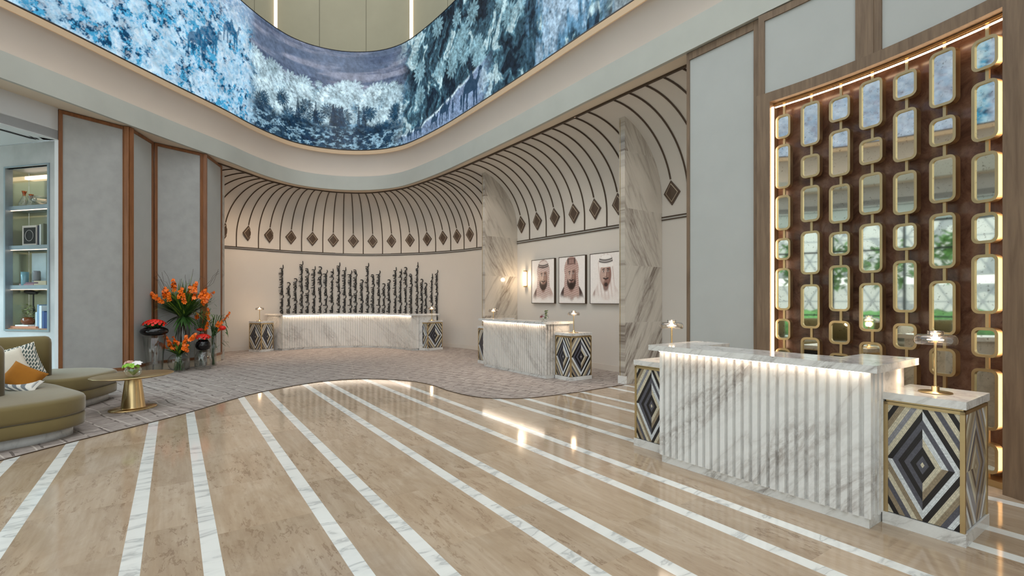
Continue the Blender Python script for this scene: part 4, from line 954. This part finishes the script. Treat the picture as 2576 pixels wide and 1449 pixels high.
SB = smooth([(-6.14,6.80),(-6.04,7.02),(-6.06,7.3),(-6.11,7.55),(-6.22,7.82),(-6.48,7.97),(-6.85,8.02),(-7.3,7.85),(-7.9,7.5),(-8.1,7.0),(-7.5,6.80),(-6.9,6.70),(-6.42,6.70)], 5, True)
for P_, nm in ((SA, 0), (SB, 1)):
    se = obj('seat', puff(P_, [(.03, .262), (.004, .275), (0, .30), (0, .42), (.012, .444), (.04, .458), (.10, .464)]), m_velvet, sofa)
    obj('seat_base', puff(P_, [(.05, .115), (.012, .125), (.004, .15), (.004, .245), (.014, .256), (.03, .262)]), m_velvet, sofa)
    obj('plinth', puff(P_, [(.11, 0), (.11, .115)]), marble('plinth_marble%d' % nm, (214, 216, 216), (150, 150, 152), 60, 2, .6, .35), sofa)
def backrest(path, th, z1):
    n = normals(path); L_ = [tuple(np.array(p)+q*th/2) for p, q in zip(path, n)]; R_ = [tuple(np.array(p)-q*th/2) for p, q in zip(path, n)]
    def cap(p, q, s):
        d = np.array([q[1], -q[0]])*s; return [tuple(np.array(p)+d*th*.32*math.sin(a)+q*th/2*math.cos(a)) for a in (PI*.2, PI*.35, PI*.5, PI*.65, PI*.8)]
    poly = L_+cap(path[-1], n[-1], 1)+R_[::-1]+cap(path[0], n[0], -1)[::-1]
    return puff(poly, [(0, .45), (0, z1-.10), (.008, z1-.05), (.03, z1-.015), (.06, z1)])
obj('backrest', backrest(smooth([(-5.86, 5.60), (-5.84, 5.2), (-5.98, 4.75), (-6.3, 4.3)], 6), .22, 1.04), m_velvet, sofa)
obj('backrest', backrest(smooth([(-6.70, 7.12), (-6.93, 6.92), (-7.2, 6.72), (-7.6, 6.55)], 6), .22, 1.03), m_velvet, sofa)
def pillow(c, w, h, th, rot, tilt, spin, mat, name, label, grp=None):
    n = 14; vs = []
    for s in (1, -1):
        for i in range(n+1):
            for j in range(n+1):
                x, z = (i/n-.5)*2, (j/n-.5)*2; k = ((1-x**4)*(1-z**4))**.5; pin = 1-.07*(1-x*x)*abs(z)**3; pin2 = 1-.07*(1-z*z)*abs(x)**3
                vs.append(Vector((x*w/2*pin2, s*th/2*k, z*h/2*pin)))
    M_ = Matrix.Translation(c) @ Matrix.Rotation(rot, 4, 'Z') @ Matrix.Rotation(tilt, 4, 'X') @ Matrix.Rotation(spin, 4, 'Y')
    vs = [M_ @ v for v in vs]; N = (n+1)**2; fs = []
    for s in (0, 1):
        for i in range(n):
            for j in range(n):
                a = s*N+i*(n+1)+j; f = (a, a+n+1, a+n+2, a+1); fs.append(f if s == 0 else f[::-1])
    o = obj(name, MB().add(vs, fs, True), mat); return tag(o, label, 'cushion', grp)
tp_ = NT('triangle_print'); pp = tp_.n('ShaderNodeTexBrick', {'Vector': tp_.obj((.8, .5, .3)), 'Color1': lin((70, 84, 80)), 'Color2': lin((88, 100, 96)), 'Mortar': lin((214, 208, 196)), 'Scale': 16.0, 'Mortar Size': .07, 'Brick Width': .5, 'Row Height': .4}).outputs[0]
m_tri = tp_.done(Base_Color=pp, Roughness=.9)
st_ = NT('fine_stripe'); w_ = st_.n('ShaderNodeTexWave', {'Vector': st_.obj((.9, .3, .8)), 'Scale': 9.0}).outputs['Fac']; m_str = st_.done(Base_Color=st_.ramp(w_, [(.4, lin((226, 222, 214))), (.6, lin((120, 124, 128)))]), Roughness=.9)
pillow((-6.50, 6.50, .70), .50, .48, .13, .80, -.30, -.28, m_tri, 'pillow', 'cream cushion with a dark triangle print at back')
pillow((-6.38, 6.28, .72), .36, .38, .11, .85, -.35, -.30, plain('cream_linen', (214, 206, 190), .95, bump=.3), 'pillow', 'plain cream cushion between printed and mustard ones')
pillow((-5.94, 6.02, .60), .36, .31, .15, .70, -.45, .58, plain('mustard_linen', (160, 102, 26), .95, var=.15, bump=.5, scale=5), 'pillow', 'crumpled mustard yellow cushion on the near seat')
pillow((-5.92, 5.98, .525), .36, .22, .09, .60, -1.0, .35, m_str, 'pillow', 'small striped cushion peeking out under the mustard one')

# ================================================================ TABLE
tc_ = (-5.36, 7.02)
t = thing('coffee_table', (*tc_, 0), 'oval brushed brass coffee table with a tapered pedestal', 'coffee table')
obj('table_top', MB().lathe((*tc_, .468), [(.001, 0), (.47, 0), (.505, .012), (.515, .018), (.505, .024), (.001, .024)], 64, 1, .80, math.radians(72)), m_brass_s, t)
obj('pedestal', MB().lathe((*tc_, 0), [(.148, .03), (.142, .05), (.092, .46), (.090, .468)], 40), m_brass, t)
obj('base', MB().lathe((*tc_, 0), [(.001, .008), (.30, .008), (.305, .015), (.30, .028), (.15, .036), (.001, .036)], 56, 1, .74, math.radians(72)), m_brass, t)

# ================================================================ FLOWERS
def R(a, b_): return random.uniform(a, b_)
def blade(mb, p, d, L_, w, bend, k=6):
    p = Vector(p); d = Vector(d).normalized(); s = d.cross(Vector((0, 0, 1))); s = Vector((1, 0, 0)) if s.length < .05 else s.normalized(); vs = []
    for i in range(k+1):
        t_ = i/k; q = p+d*L_*t_+Vector((0, 0, -1))*bend*t_*t_*L_; ww = w*math.sin(PI*min(.97, .12+.88*t_))
        vs += [q-s*ww/2, q+s*ww/2]
    mb.add(vs, [(2*i, 2*i+1, 2*i+3, 2*i+2) for i in range(k)], True)
def bloom(mb, c, d, r, n=6):
    c = Vector(c); d = Vector(d).normalized(); x = d.orthogonal().normalized(); y = d.cross(x)
    for i in range(n):
        a = 2*PI*i/n+R(-.2, .2); e = x*math.cos(a)+y*math.sin(a); f = x*-math.sin(a)+y*math.cos(a)
        vs = [c, c+(e*.5-f*.42)*r+d*r*.35, c+e*r*1.0-f*r*.22+d*r*.30, c+e*r*1.08+f*r*.15+d*r*.18, c+(e*.6+f*.45)*r+d*r*.4]
        mb.add(vs, [(0, 1, 2, 3, 4)], True)
def arrangement(loc, label, cat='flower vase'): return thing('flower_arrangement', loc, label, cat)
def spike(parent, p0, d, L_, r, n, mat, bend=0):
    mb = MB(); p0, d = Vector(p0), Vector(d).normalized()
    for i in range(n):
        q = p0+d*L_*i/n; a = R(0, 6.28); side = Vector((math.cos(a), math.sin(a), R(-.2, .6))); bloom(mb, q+side*r*.25, side+d*.5+Vector((0, -.5, 0)), r*(1.1-.5*i/n))
    return obj('flower_spike', mb, mat, parent)
def rod_(mb, a, b_, r=.004): mb.tube([a, tuple((np.array(a)+np.array(b_))/2+np.array([0, 0, .0])), b_], r, 5)
# tall bouquet
v2 = (-7.27, 10.98); t = arrangement((*v2, 0), 'huge orange gladiolus bouquet in a tall clear cylinder vase')
obj('vase', MB().lathe((*v2, 0), [(.001, .004), (.115, .004), (.12, .012), (.12, 1.22), (.112, 1.22), (.112, .02), (.001, .02)], 32), m_glass, t)
mb = MB()
for i in range(7): a = i*.9; mb.tube([(v2[0]+.05*math.cos(a+z*3), v2[1]+.05*math.sin(a+z*3), z) for z in np.linspace(.35, 1.25, 10)], .009, 5)
obj('twigs', mb, m_stem, t)
mb = MB(); mg = MB()
for i in range(420):
    a = R(0, 2*PI); el = R(.45, 1.4); d = (math.cos(a)*math.cos(el), (math.sin(a)*(.7 if math.sin(a) < 0 else .25))*math.cos(el), math.sin(el)); blade(mb if i % 4 else mg, (v2[0]+R(-.05, .05), v2[1]+R(-.05, .05), 1.16), d, R(.45, .88), R(.022, .036), R(0, .3))
for i in range(130):
    a = R(0, 2*PI); d = (math.cos(a), math.sin(a)*.25-.1, R(.1, 1)); blade(mg, (v2[0], v2[1], 1.25), d, R(.8, 1.05), .013, R(.1, .5))
for i in range(26):
    a = R(0, 2*PI); d = (math.cos(a), math.sin(a)*.5-.2, R(-.6, .0)); blade(mb, (v2[0], v2[1], 1.2), d, R(.3, .5), .05, .4)
obj('foliage', mb, m_leaf, t, kind='stuff'); obj('light_foliage', mg, m_leaf_l, t, kind='stuff')
mb = MB()
for i in range(16):
    a = R(0, 2*PI); p = [(v2[0], v2[1], 1.3)]; 
    for j in range(1, 9): p.append((v2[0]+math.cos(a)*.1*j+R(-.03, .03), v2[1]-abs(math.sin(a))*.03*j, 1.3+.105*j*R(.8, 1.1)))
    mb.tube(p, .0025, 4)
obj('thin_twigs', mb, m_stem, t)
for px, py, dx in [(378,737,-1),(392,745,-.7),(405,752,-.6),(420,735,-.3),(427,748,-.2),(437,715,-.1),(440,722,-.1),(452,745,.0),(457,735,0),(462,752,0),(475,732,.15),(483,728,.2),(489,722,.25),(488,745,.2),(503,740,.5),(511,735,.5),(516,752,.6),(512,748,.5),(524,742,.8),(508,758,.5),(428,742,-.2),(417,741,-.4)]:
    yy = 10.75+R(-.15, .1); x_ = (px-CX)*yy/F_PX; z_ = zat(py, yy); spike(t, (x_, yy, z_-.07), (dx, 0, 1), .19, .047, 8, m_orange)
# globe vase
v3 = (-7.16, 10.66); t = arrangement((*v3, 0), 'orange blooms in a round clear globe vase on the floor')
gp = [(.001, .0), (.09, .0), (.12, .01)]+[(.205*math.sin(a), .215-.205*math.cos(a)) for a in np.linspace(.7, 2.55, 14)]
obj('vase', MB().lathe((*v3, 0), gp, 36), m_glass, t)
mb = MB(); mg = MB()
for i in range(26): mb.tube([(v3[0]+R(-.1, .1), v3[1]+R(-.08, .08), .04), (v3[0]+R(-.05, .05), v3[1], .38), (v3[0]+R(-.12, .12), v3[1]+R(-.1, .1), .58)], .006, 5)
for i in range(150):
    a = R(0, 2*PI); blade(mb if i % 3 else mg, (v3[0], v3[1], .36), (math.cos(a), math.sin(a)*.7, R(.3, 2)), R(.2, .42), R(.03, .05), R(0, .3))
obj('foliage', mb, m_leaf, t, kind='stuff'); obj('light_foliage', mg, m_leaf_l, t, kind='stuff')
for px, py, dx in [(415,872,-1),(428,862,-.6),(432,870,-.5),(440,858,-.3),(446,873,-.2),(421,852,-.5),(466,853,.2),(463,865,.2),(462,873,.1),(479,850,.7),(484,845,.9),(468,878,.2),(410,866,-1),(447,868,0)]:
    yy = 10.55+R(-.1, .1); x_ = (px-CX)*yy/F_PX; z_ = zat(py, yy); spike(t, (x_, yy, z_-.05), (dx, 0, 1), .15, .043, 7, m_orange)
def dome(t, c, rx, rz, n, mat, r, name='blossoms'):
    for i in range(n):
        a = 2.4*i; k = math.sqrt((i+.5)/n); d = Vector((math.cos(a)*k, math.sin(a)*k, math.sqrt(max(0, 1-k*k))*.9+.15)); mb = MB()
        bloom(mb, (c[0]+math.cos(a)*k*rx, c[1]+math.sin(a)*k*rx, c[2]+rz*math.sqrt(max(0, 1-k*k*.96))), d, r, 7); obj(name, mb, mat, t)
# red flowers on black oval bowl on glass pedestal
v1 = (-7.44, 10.32); ped = thing('glass_pedestal', (*v1, 0), 'tall tapered clear glass vase carrying the oval black bowl', 'glass stand')
obj('vase', MB().lathe((*v1, 0), [(.001, .02), (.135, .02), (.14, 0), (.145, .02), (.165, .42), (.205, .80), (.198, .80), (.158, .42), (.135, .06), (.001, .05)], 36), m_glass, ped)
t = arrangement((*v1, .80), 'red flowers in a flattened glossy black bowl')
obj('bowl', MB().lathe((*v1, .802), [(.001, 0), (.11, 0), (.19, .02), (.24, .06), (.25, .095), (.235, .135), (.17, .175), (.10, .188), (.09, .18), (.001, .17)], 40), m_black, t)
mb = MB()
for i in range(110): a = R(0, 6.28); k = R(0, .14); blade(mb, (v1[0]+math.cos(a)*k, v1[1]+math.sin(a)*k, .985), (math.cos(a), math.sin(a), R(.2, 2)), R(.08, .15), .06, .2)
obj('foliage', mb, m_leaf, t, kind='stuff'); dome(t, (v1[0], v1[1], .985), .215, .15, 70, m_red, .027, 'red_bloom')
# black sphere
v4 = (-6.86, 11.02); ped = thing('glass_pedestal', (*v4, 0), 'clear bulging glass vase carrying the round black vase', 'glass stand')
obj('vase', MB().lathe((*v4, 0), [(.001, 0), (.13, 0), (.165, .08), (.17, .2), (.15, .34), (.11, .42), (.105, .42), (.145, .33), (.162, .2), (.157, .08), (.001, .02)], 32), m_glass, ped)
t = arrangement((*v4, .42), 'red flowers in a round glossy black vase')
obj('vase', MB().lathe((*v4, .42), [(.001, 0), (.06, .003), (.12, .035), (.15, .09), (.152, .13), (.135, .19), (.09, .235), (.075, .24), (.07, .22), (.001, .2)], 36), m_black, t)
dome(t, (v4[0], v4[1], .655), .155, .13, 55, m_red, .025, 'red_bloom')
mb = MB()
for i in range(30): a = R(0, 6.28); blade(mb, (v4[0], v4[1], .64), (math.cos(a), math.sin(a), .4), R(.1, .17), .05, .2)
obj('foliage', mb, m_leaf, t, kind='stuff')
# slim tube
v5 = (-6.99, 11.60); t = arrangement((*v5, 0), 'slim clear tube vase with orange spikes and a round red bloom')
obj('vase', MB().lathe((*v5, 0), [(.001, 0), (.062, 0), (.066, .01), (.070, .71), (.064, .71), (.06, .02), (.001, .02)], 24), m_glass, t)
mb = MB()
for i in range(22): mb.tube([(v5[0]+R(-.03, .03), v5[1]+R(-.03, .03), .03), (v5[0]+R(-.03, .03), v5[1], .7), (v5[0]+R(-.05, .3), v5[1]+R(-.1, .1), R(.85, 1.2))], .007, 5)
for i in range(30): blade(mb, (v5[0]+R(0, .3), v5[1], R(.5, 1.2)), (R(-.6, 1), R(-.4, .4), R(-.8, .8)), R(.12, .25), .025, .3)
obj('foliage', mb, m_leaf, t, kind='stuff')
for px, py in [(567,800),(571,793),(550,820),(555,812),(545,815),(552,828)]:
    yy = 11.5; spike(t, ((px-CX)*yy/F_PX, yy, zat(py, yy)-.04), (.5, 0, 1), .14, .034, 6, m_orange)
yy = 11.45; q = ((560-CX)*yy/F_PX, yy, zat(825, yy)); obj('red_bloom', MB().ball(q, .072, 14, .75), m_red, t)
# vase behind
v6 = (-7.17, 11.42); t = arrangement((*v6, 0), 'orange flower spikes in the clear vase behind the round black one')
obj('vase', MB().lathe((*v6, 0), [(.001, 0), (.10, 0), (.13, .1), (.13, .55), (.07, .72), (.06, .81), (.055, .81), (.065, .71), (.122, .54), (.122, .1), (.001, .02)], 28), m_glass, t)
mb = MB()
for i in range(16): mb.tube([(v6[0]+R(-.05, .05), v6[1]+R(-.05, .05), .05), (v6[0], v6[1], .8), (v6[0]+R(-.2, .25), v6[1]+R(-.1, .1), R(.95, 1.35))], .007, 5)
for i in range(90): blade(mb, (v6[0]+R(-.1, .35), v6[1]+R(-.2, .1), R(.8, 1.55)), (R(-1, 1), R(-.4, .4), R(-.4, 1)), R(.06, .16), .022, .3)
obj('foliage', mb, m_leaf, t, kind='stuff')
for px, py in [(523,785),(521,792),(523,800),(522,818),(519,824),(494,796),(497,800)]:
    yy = 11.3; spike(t, ((px-CX)*yy/F_PX, yy, zat(py, yy)-.04), (.1, 0, 1), .14, .036, 6, m_orange)
yy = 11.25; q = ((503-CX)*yy/F_PX, yy, zat(829, yy)); obj('red_bloom', MB().ball(q, .07, 14, .5), m_red, t)
# table bowl
v7 = (-5.22, 6.84); t = arrangement((*v7, .492), 'small round glass bowl of green and pink flowers on the brass table')
obj('bowl', MB().lathe((*v7, .493), [(.001, 0), (.05, 0), (.078, .02), (.095, .06), (.095, .095), (.08, .13), (.06, .15), (.057, .148), (.077, .128), (.09, .094), (.09, .06), (.001, .01)], 32), m_glass, t)
mb = MB()
for i in range(24): a = R(0, 6.28); blade(mb, (v7[0], v7[1], .51), (math.cos(a)*.8, math.sin(a)*.8, 1), .12, .05, .1)
obj('foliage', mb, m_leaf_l, t, kind='stuff'); dome(t, (v7[0]-.01, v7[1]-.03, .63), .085, .035, 22, m_green_f, .03, 'green_bloom')
dome(t, (v7[0]-.045, v7[1], .665), .055, .03, 8, m_pink, .032, 'pink_bloom')
mb = MB(); bloom(mb, (v7[0]+.055, v7[1], .665), (.3, -.3, 1), .06, 6); obj('white_bloom', mb, m_whitef, t)
# bowl on the middle desk
v8 = uv(7.65, 6.12); t = arrangement((*v8, 1.12), 'small glass bowl with green spike and red berries on middle desk')
obj('bowl', MB().lathe((*v8, 1.121), [(.001, 0), (.05, 0), (.08, .03), (.092, .07), (.085, .11), (.065, .14), (.062, .138), (.08, .108), (.086, .07), (.001, .01)], 28), m_glass, t)
mb = MB()
for i in range(70): a = R(0, 6.28); z_ = R(.02, .22); blade(mb, (v8[0]+.02+R(-.02, .02)+z_*.1, v8[1], 1.12+z_), (math.cos(a), math.sin(a), .5), R(.03, .06), .03, .2)
obj('foliage', mb, m_leaf_l, t, kind='stuff'); dome(t, (v8[0]-.04, v8[1]-.02, 1.20), .035, .03, 9, plain('berry_red', (150, 44, 50), .5), .025, 'berry_cluster')

# ================================================================ BOOKCASE CONTENT
def bp(px, o_=.2):   # point inside the niche seen at pixel column px
    a = hit([sw(-.5, o_), sw(3, o_)], px)[0]; return a
def carafe(px, z, h, label):
    x, y = bp(px, .16); t = thing('carafe', (x, y, z), label, 'carafe', 'glass carafes on the top shelf')
    obj('body', MB().lathe((x, y, z), [(.001, 0), (.075*h/.3, 0), (.085*h/.3, .02), (.07*h/.3, h*.3), (.022, h*.72), (.02, h*.8), (.032, h*.95), (.028, h*.95), (.016, h*.8), (.018, h*.7), (.06*h/.3, h*.3), (.001, .02)], 24), m_glass, t)
    obj('neck', MB().lathe((x, y, z), [(.024, h*.70), (.023, h*.80), (.04, h), (.036, h), (.021, h*.8)], 20), m_glass_a, t)
carafe(61, 3.301, .30, 'taller glass carafe with orange neck on the top shelf'); carafe(78.5, 3.301, .23, 'shorter glass carafe with orange neck on the top shelf')
x, y = bp(101, .17); tag(obj('glass_bowl', MB().lathe((x, y, 3.301), [(.001, .02), (.05, .03), (.13, .09), (.17, .16), (.165, .165), (.12, .10), (.04, .04), (.001, .03)], 24), m_glass), 'large clear swirled glass bowl on the top shelf', 'bowl')
def bbox(px0, px1, o0, o1, z0, z1, name, label, cat, mat, group=None, lean=0):
    a, b_ = bp(px0, o0), bp(px1, o0); t = tag(obj(name, MB().seg(b_, a, o1-o0, z0, z1, -1), mat), label, cat, group); return t
cl = lambda c: plain('cloth_%d_%d_%d' % c, c, .7)
t = thing('framed_print', (*bp(74, .12), 2.561), 'black square print of a fine ring in pale frame', 'picture')
a, b_ = bp(92, .12), bp(56, .12); obj('frame', MB().seg(a, b_, .03, 2.561, 2.94, -1), plain('pale_frame', (190, 182, 174), .6), t)
a2, b2 = bp(89, .115), bp(59.5, .115); obj('print', MB().seg(a2, b2, .004, 2.60, 2.90, -1), m_ink, t)
cm = (np.array(a2)+np.array(b2))/2; dd = (np.array(b2)-np.array(a2)); dd /= np.linalg.norm(dd)
obj('ring', MB().tube([(cm[0]+dd[0]*.10*math.cos(k)-.004*.246, cm[1]+dd[1]*.10*math.cos(k)-.006, 2.75+.10*math.sin(k)) for k in np.linspace(0, 2*PI, 30)], .0025, 4), m_whitef, t)
bbox(94.5, 98, .1, .3, 2.561, 2.93, 'book', 'dark spined book standing right of the ring print', 'book', cl((50, 54, 70)), 'books on the shelf with the ring print')
bbox(99, 103, .1, .3, 2.561, 2.95, 'book', 'pale spined book second right of the ring print', 'book', cl((190, 196, 196)), 'books on the shelf with the ring print')
bbox(104, 109, .1, .3, 2.561, 2.96, 'book', 'olive spined book third right of the ring print', 'book', cl((112, 116, 100)), 'books on the shelf with the ring print')
bbox(40, 53, .28, .32, 2.561, 2.84, 'box', 'tan box standing behind the ring print', 'box', cl((176, 146, 110)))
x, y = bp(62.5, .12); tag(obj('vase', MB().lathe((x, y, 1.821), [(.001, 0), (.05, 0), (.055, .02), (.058, .25), (.052, .25), (.05, .02), (.001, .02)], 20), plain('blue_glaze', (100, 140, 150), .2)), 'blue green cylinder vase on the third shelf', 'vase')
x, y = bp(92, .15); tag(obj('vase', MB().lathe((x, y, 1.90), [(.001, 0), (.055, 0), (.06, .02), (.06, .16), (.05, .19), (.045, .19), (.001, .02)], 20), plain('grey_glaze', (112, 116, 120), .3)), 'grey ceramic vase on books of the third shelf', 'vase')
for k, (p0, p1, zz_, cc, l_) in enumerate([(48, 84, 1.821, (150, 112, 116), 'lower mauve book lying on the third shelf'), (64, 96, 1.849, (112, 84, 96), 'plum book lying on top of the mauve one'), (85, 116, 1.821, (168, 156, 130), 'beige book lying at the right end of the third shelf')]):
    bbox(p0, p1, .08, .28, zz_, zz_+(.027 if k < 2 else .078), 'book', l_, 'book', cl(cc), 'books lying on the third shelf')
bbox(38, 62, .30, .33, 1.93, 2.42, 'screen_panel', 'dark brown framed panel at the back of the third shelf', 'picture', cl((96, 80, 66)))
bbox(80, 116, .30, .33, 1.88, 2.44, 'framed_print', 'pale framed picture at the back of the third shelf', 'picture', cl((176, 192, 196)))
bbox(20, 90, .06, .34, 1.021, 1.055, 'book', 'wide tan book lying on the bottom shelf', 'book', cl((190, 132, 104)), 'books lying on the bottom shelf')
bbox(38, 70, .05, .25, 1.056, 1.08, 'book', 'white book lying on top of the tan one', 'book', cl((226, 226, 226)), 'books lying on the bottom shelf')
for p0, p1, h_, cc, l_ in [(89, 92.5, .30, (190, 206, 214), 'thin pale blue book standing on the bottom shelf'), (93.5, 97.5, .44, (120, 150, 178), 'tall light blue book standing on the bottom shelf'), (98.5, 104.5, .42, (206, 214, 218), 'tall white book standing on the bottom shelf'), (106, 110.5, .32, (60, 86, 130), 'medium blue book standing on the bottom shelf'), (111, 118, .30, (34, 56, 104), 'navy book at the right end of the bottom shelf')]:
    bbox(p0, p1, .1, .3, 1.021, 1.021+h_, 'book', l_, 'book', cl(cc), 'books standing on the bottom shelf')
x, y = bp(70.5, .15); t = thing('potted_plant', (x, y, 1.081), 'small leafy plant in a round amber glass pot', 'plant')
obj('pot', MB().lathe((x, y, 1.081), [(.001, 0), (.06, 0), (.10, .04), (.105, .08), (.08, .12), (.055, .14), (.05, .14), (.001, .02)], 24), plain('amber_ceramic', (112, 62, 34), .2), t)
mb = MB()
for i in range(110): a = R(0, 6.28); k = R(0, .13); blade(mb, (x+math.cos(a)*k, y+math.sin(a)*k*.6, 1.2+R(0, .26)), (math.cos(a), math.sin(a), R(-.2, 1)), R(.04, .08), .03, .3)
obj('foliage', mb, plain('sage_leaf', (140, 148, 98), .7, var=.2), t, kind='stuff')
x, y = bp(29, .15); tag(obj('round_pot', MB().ball((x, y, 1.055+.10), .10, 16, .95), plain('amber_ceramic2', (130, 74, 44), .2)), 'round brown pot at the left of the bottom shelf', 'pot')
t = thing('small_sculpture', (*bp(78, .25), 1.06), 'dark long barrelled telescope like ornament on a thin stand', 'ornament')
x, y = bp(84, .25); obj('stand', MB().tube([(x, y, 1.06), (x, y, 1.66)], .012, 8).tube([(x, y, 1.45), (x+.1, y, 1.06)], .01, 6), m_ink, t)
a, b_ = bp(64, .25), bp(93, .25); obj('barrel', MB().tube([(*a, 1.705), ((a[0]+b_[0])/2, (a[1]+b_[1])/2, 1.69), (*b_, 1.68)], [.03, .045, .025], 10), m_ink, t)

# ================================================================ OUTDOOR TREES, DOWNLIGHTS
for k, (x, y) in enumerate([(-18.5, 1.2), (-19.5, 5.6), (-18, 9.0), (-19, -3.5)]):
    t = thing('tree', (x, y, -.1), '%s leafy street tree outside the left windows' % ORD[k], 'tree', 'street trees outside'); mb = MB()
    for i in range(420):
        a, e_ = R(0, 6.28), R(-1, 1.4); r_ = R(.6, 1.5); q = (x+r_*math.cos(a)*math.cos(e_), y+r_*math.sin(a)*math.cos(e_), 3.2+r_*math.sin(e_)*.9); blade(mb, q, (R(-1, 1), R(-1, 1), R(-1, 1)), .35, .2, .1, 3)
    obj('foliage', mb, plain('tree_leaf%d' % k, (96, 142, 70), .7, var=.3), t, kind='stuff'); obj('trunk', MB().tube([(x, y, -.1), (x+.1, y, 1.5), (x, y, 3)], [.09, .07, .04], 8), m_stem, t)
WARM = (1, .74, .52)
for px, py, pw in [(640, 14.0, 0), (0, 0, 0)]: pass
for (x, y), (tx, ty, tz), p in [((-7.35, 13.6), (-8.3, 14.6, 1.2), 150), ((-6.9, 14.6), (-7.6, 15.6, .8), 130), ((-5.7, 15.72), (-6.2, 16.6, 1), 80), ((-4.4, 15.75), (-4.3, 17.0, 1), 80), ((-3.1, 15.0), (-2.6, 16.0, .8), 80), ((-2.0, 13.7), (-1.0, 15.2, .8), 90),
                                ((-.8, 12.1), (.1, 12.9, .5), 80), ((.3, 10.5), (1.2, 11.5, .8), 80), ((1.15, 9.3), (2.1, 10.0, 1), 60), ((2.1, 7.75), (2.9, 8.8, 1), 30)]:
    spot('downlight', (x, y, 4.97), (tx, ty, tz), p, WARM if x < -1 else (1, .88, .76), 110, 1, .05)
for x, y, p in [(-5.6, 14.4, 110), (-4.2, 14.6, 110), (-2.9, 13.2, 90), (-1.2, 10.9, 90), (-.2, 9.6, 70), (-6.4, 13.2, 60)]: spot('downlight', (x, y, 13.5), (x, y, 0), p*6, WARM, 26, 1, .1)
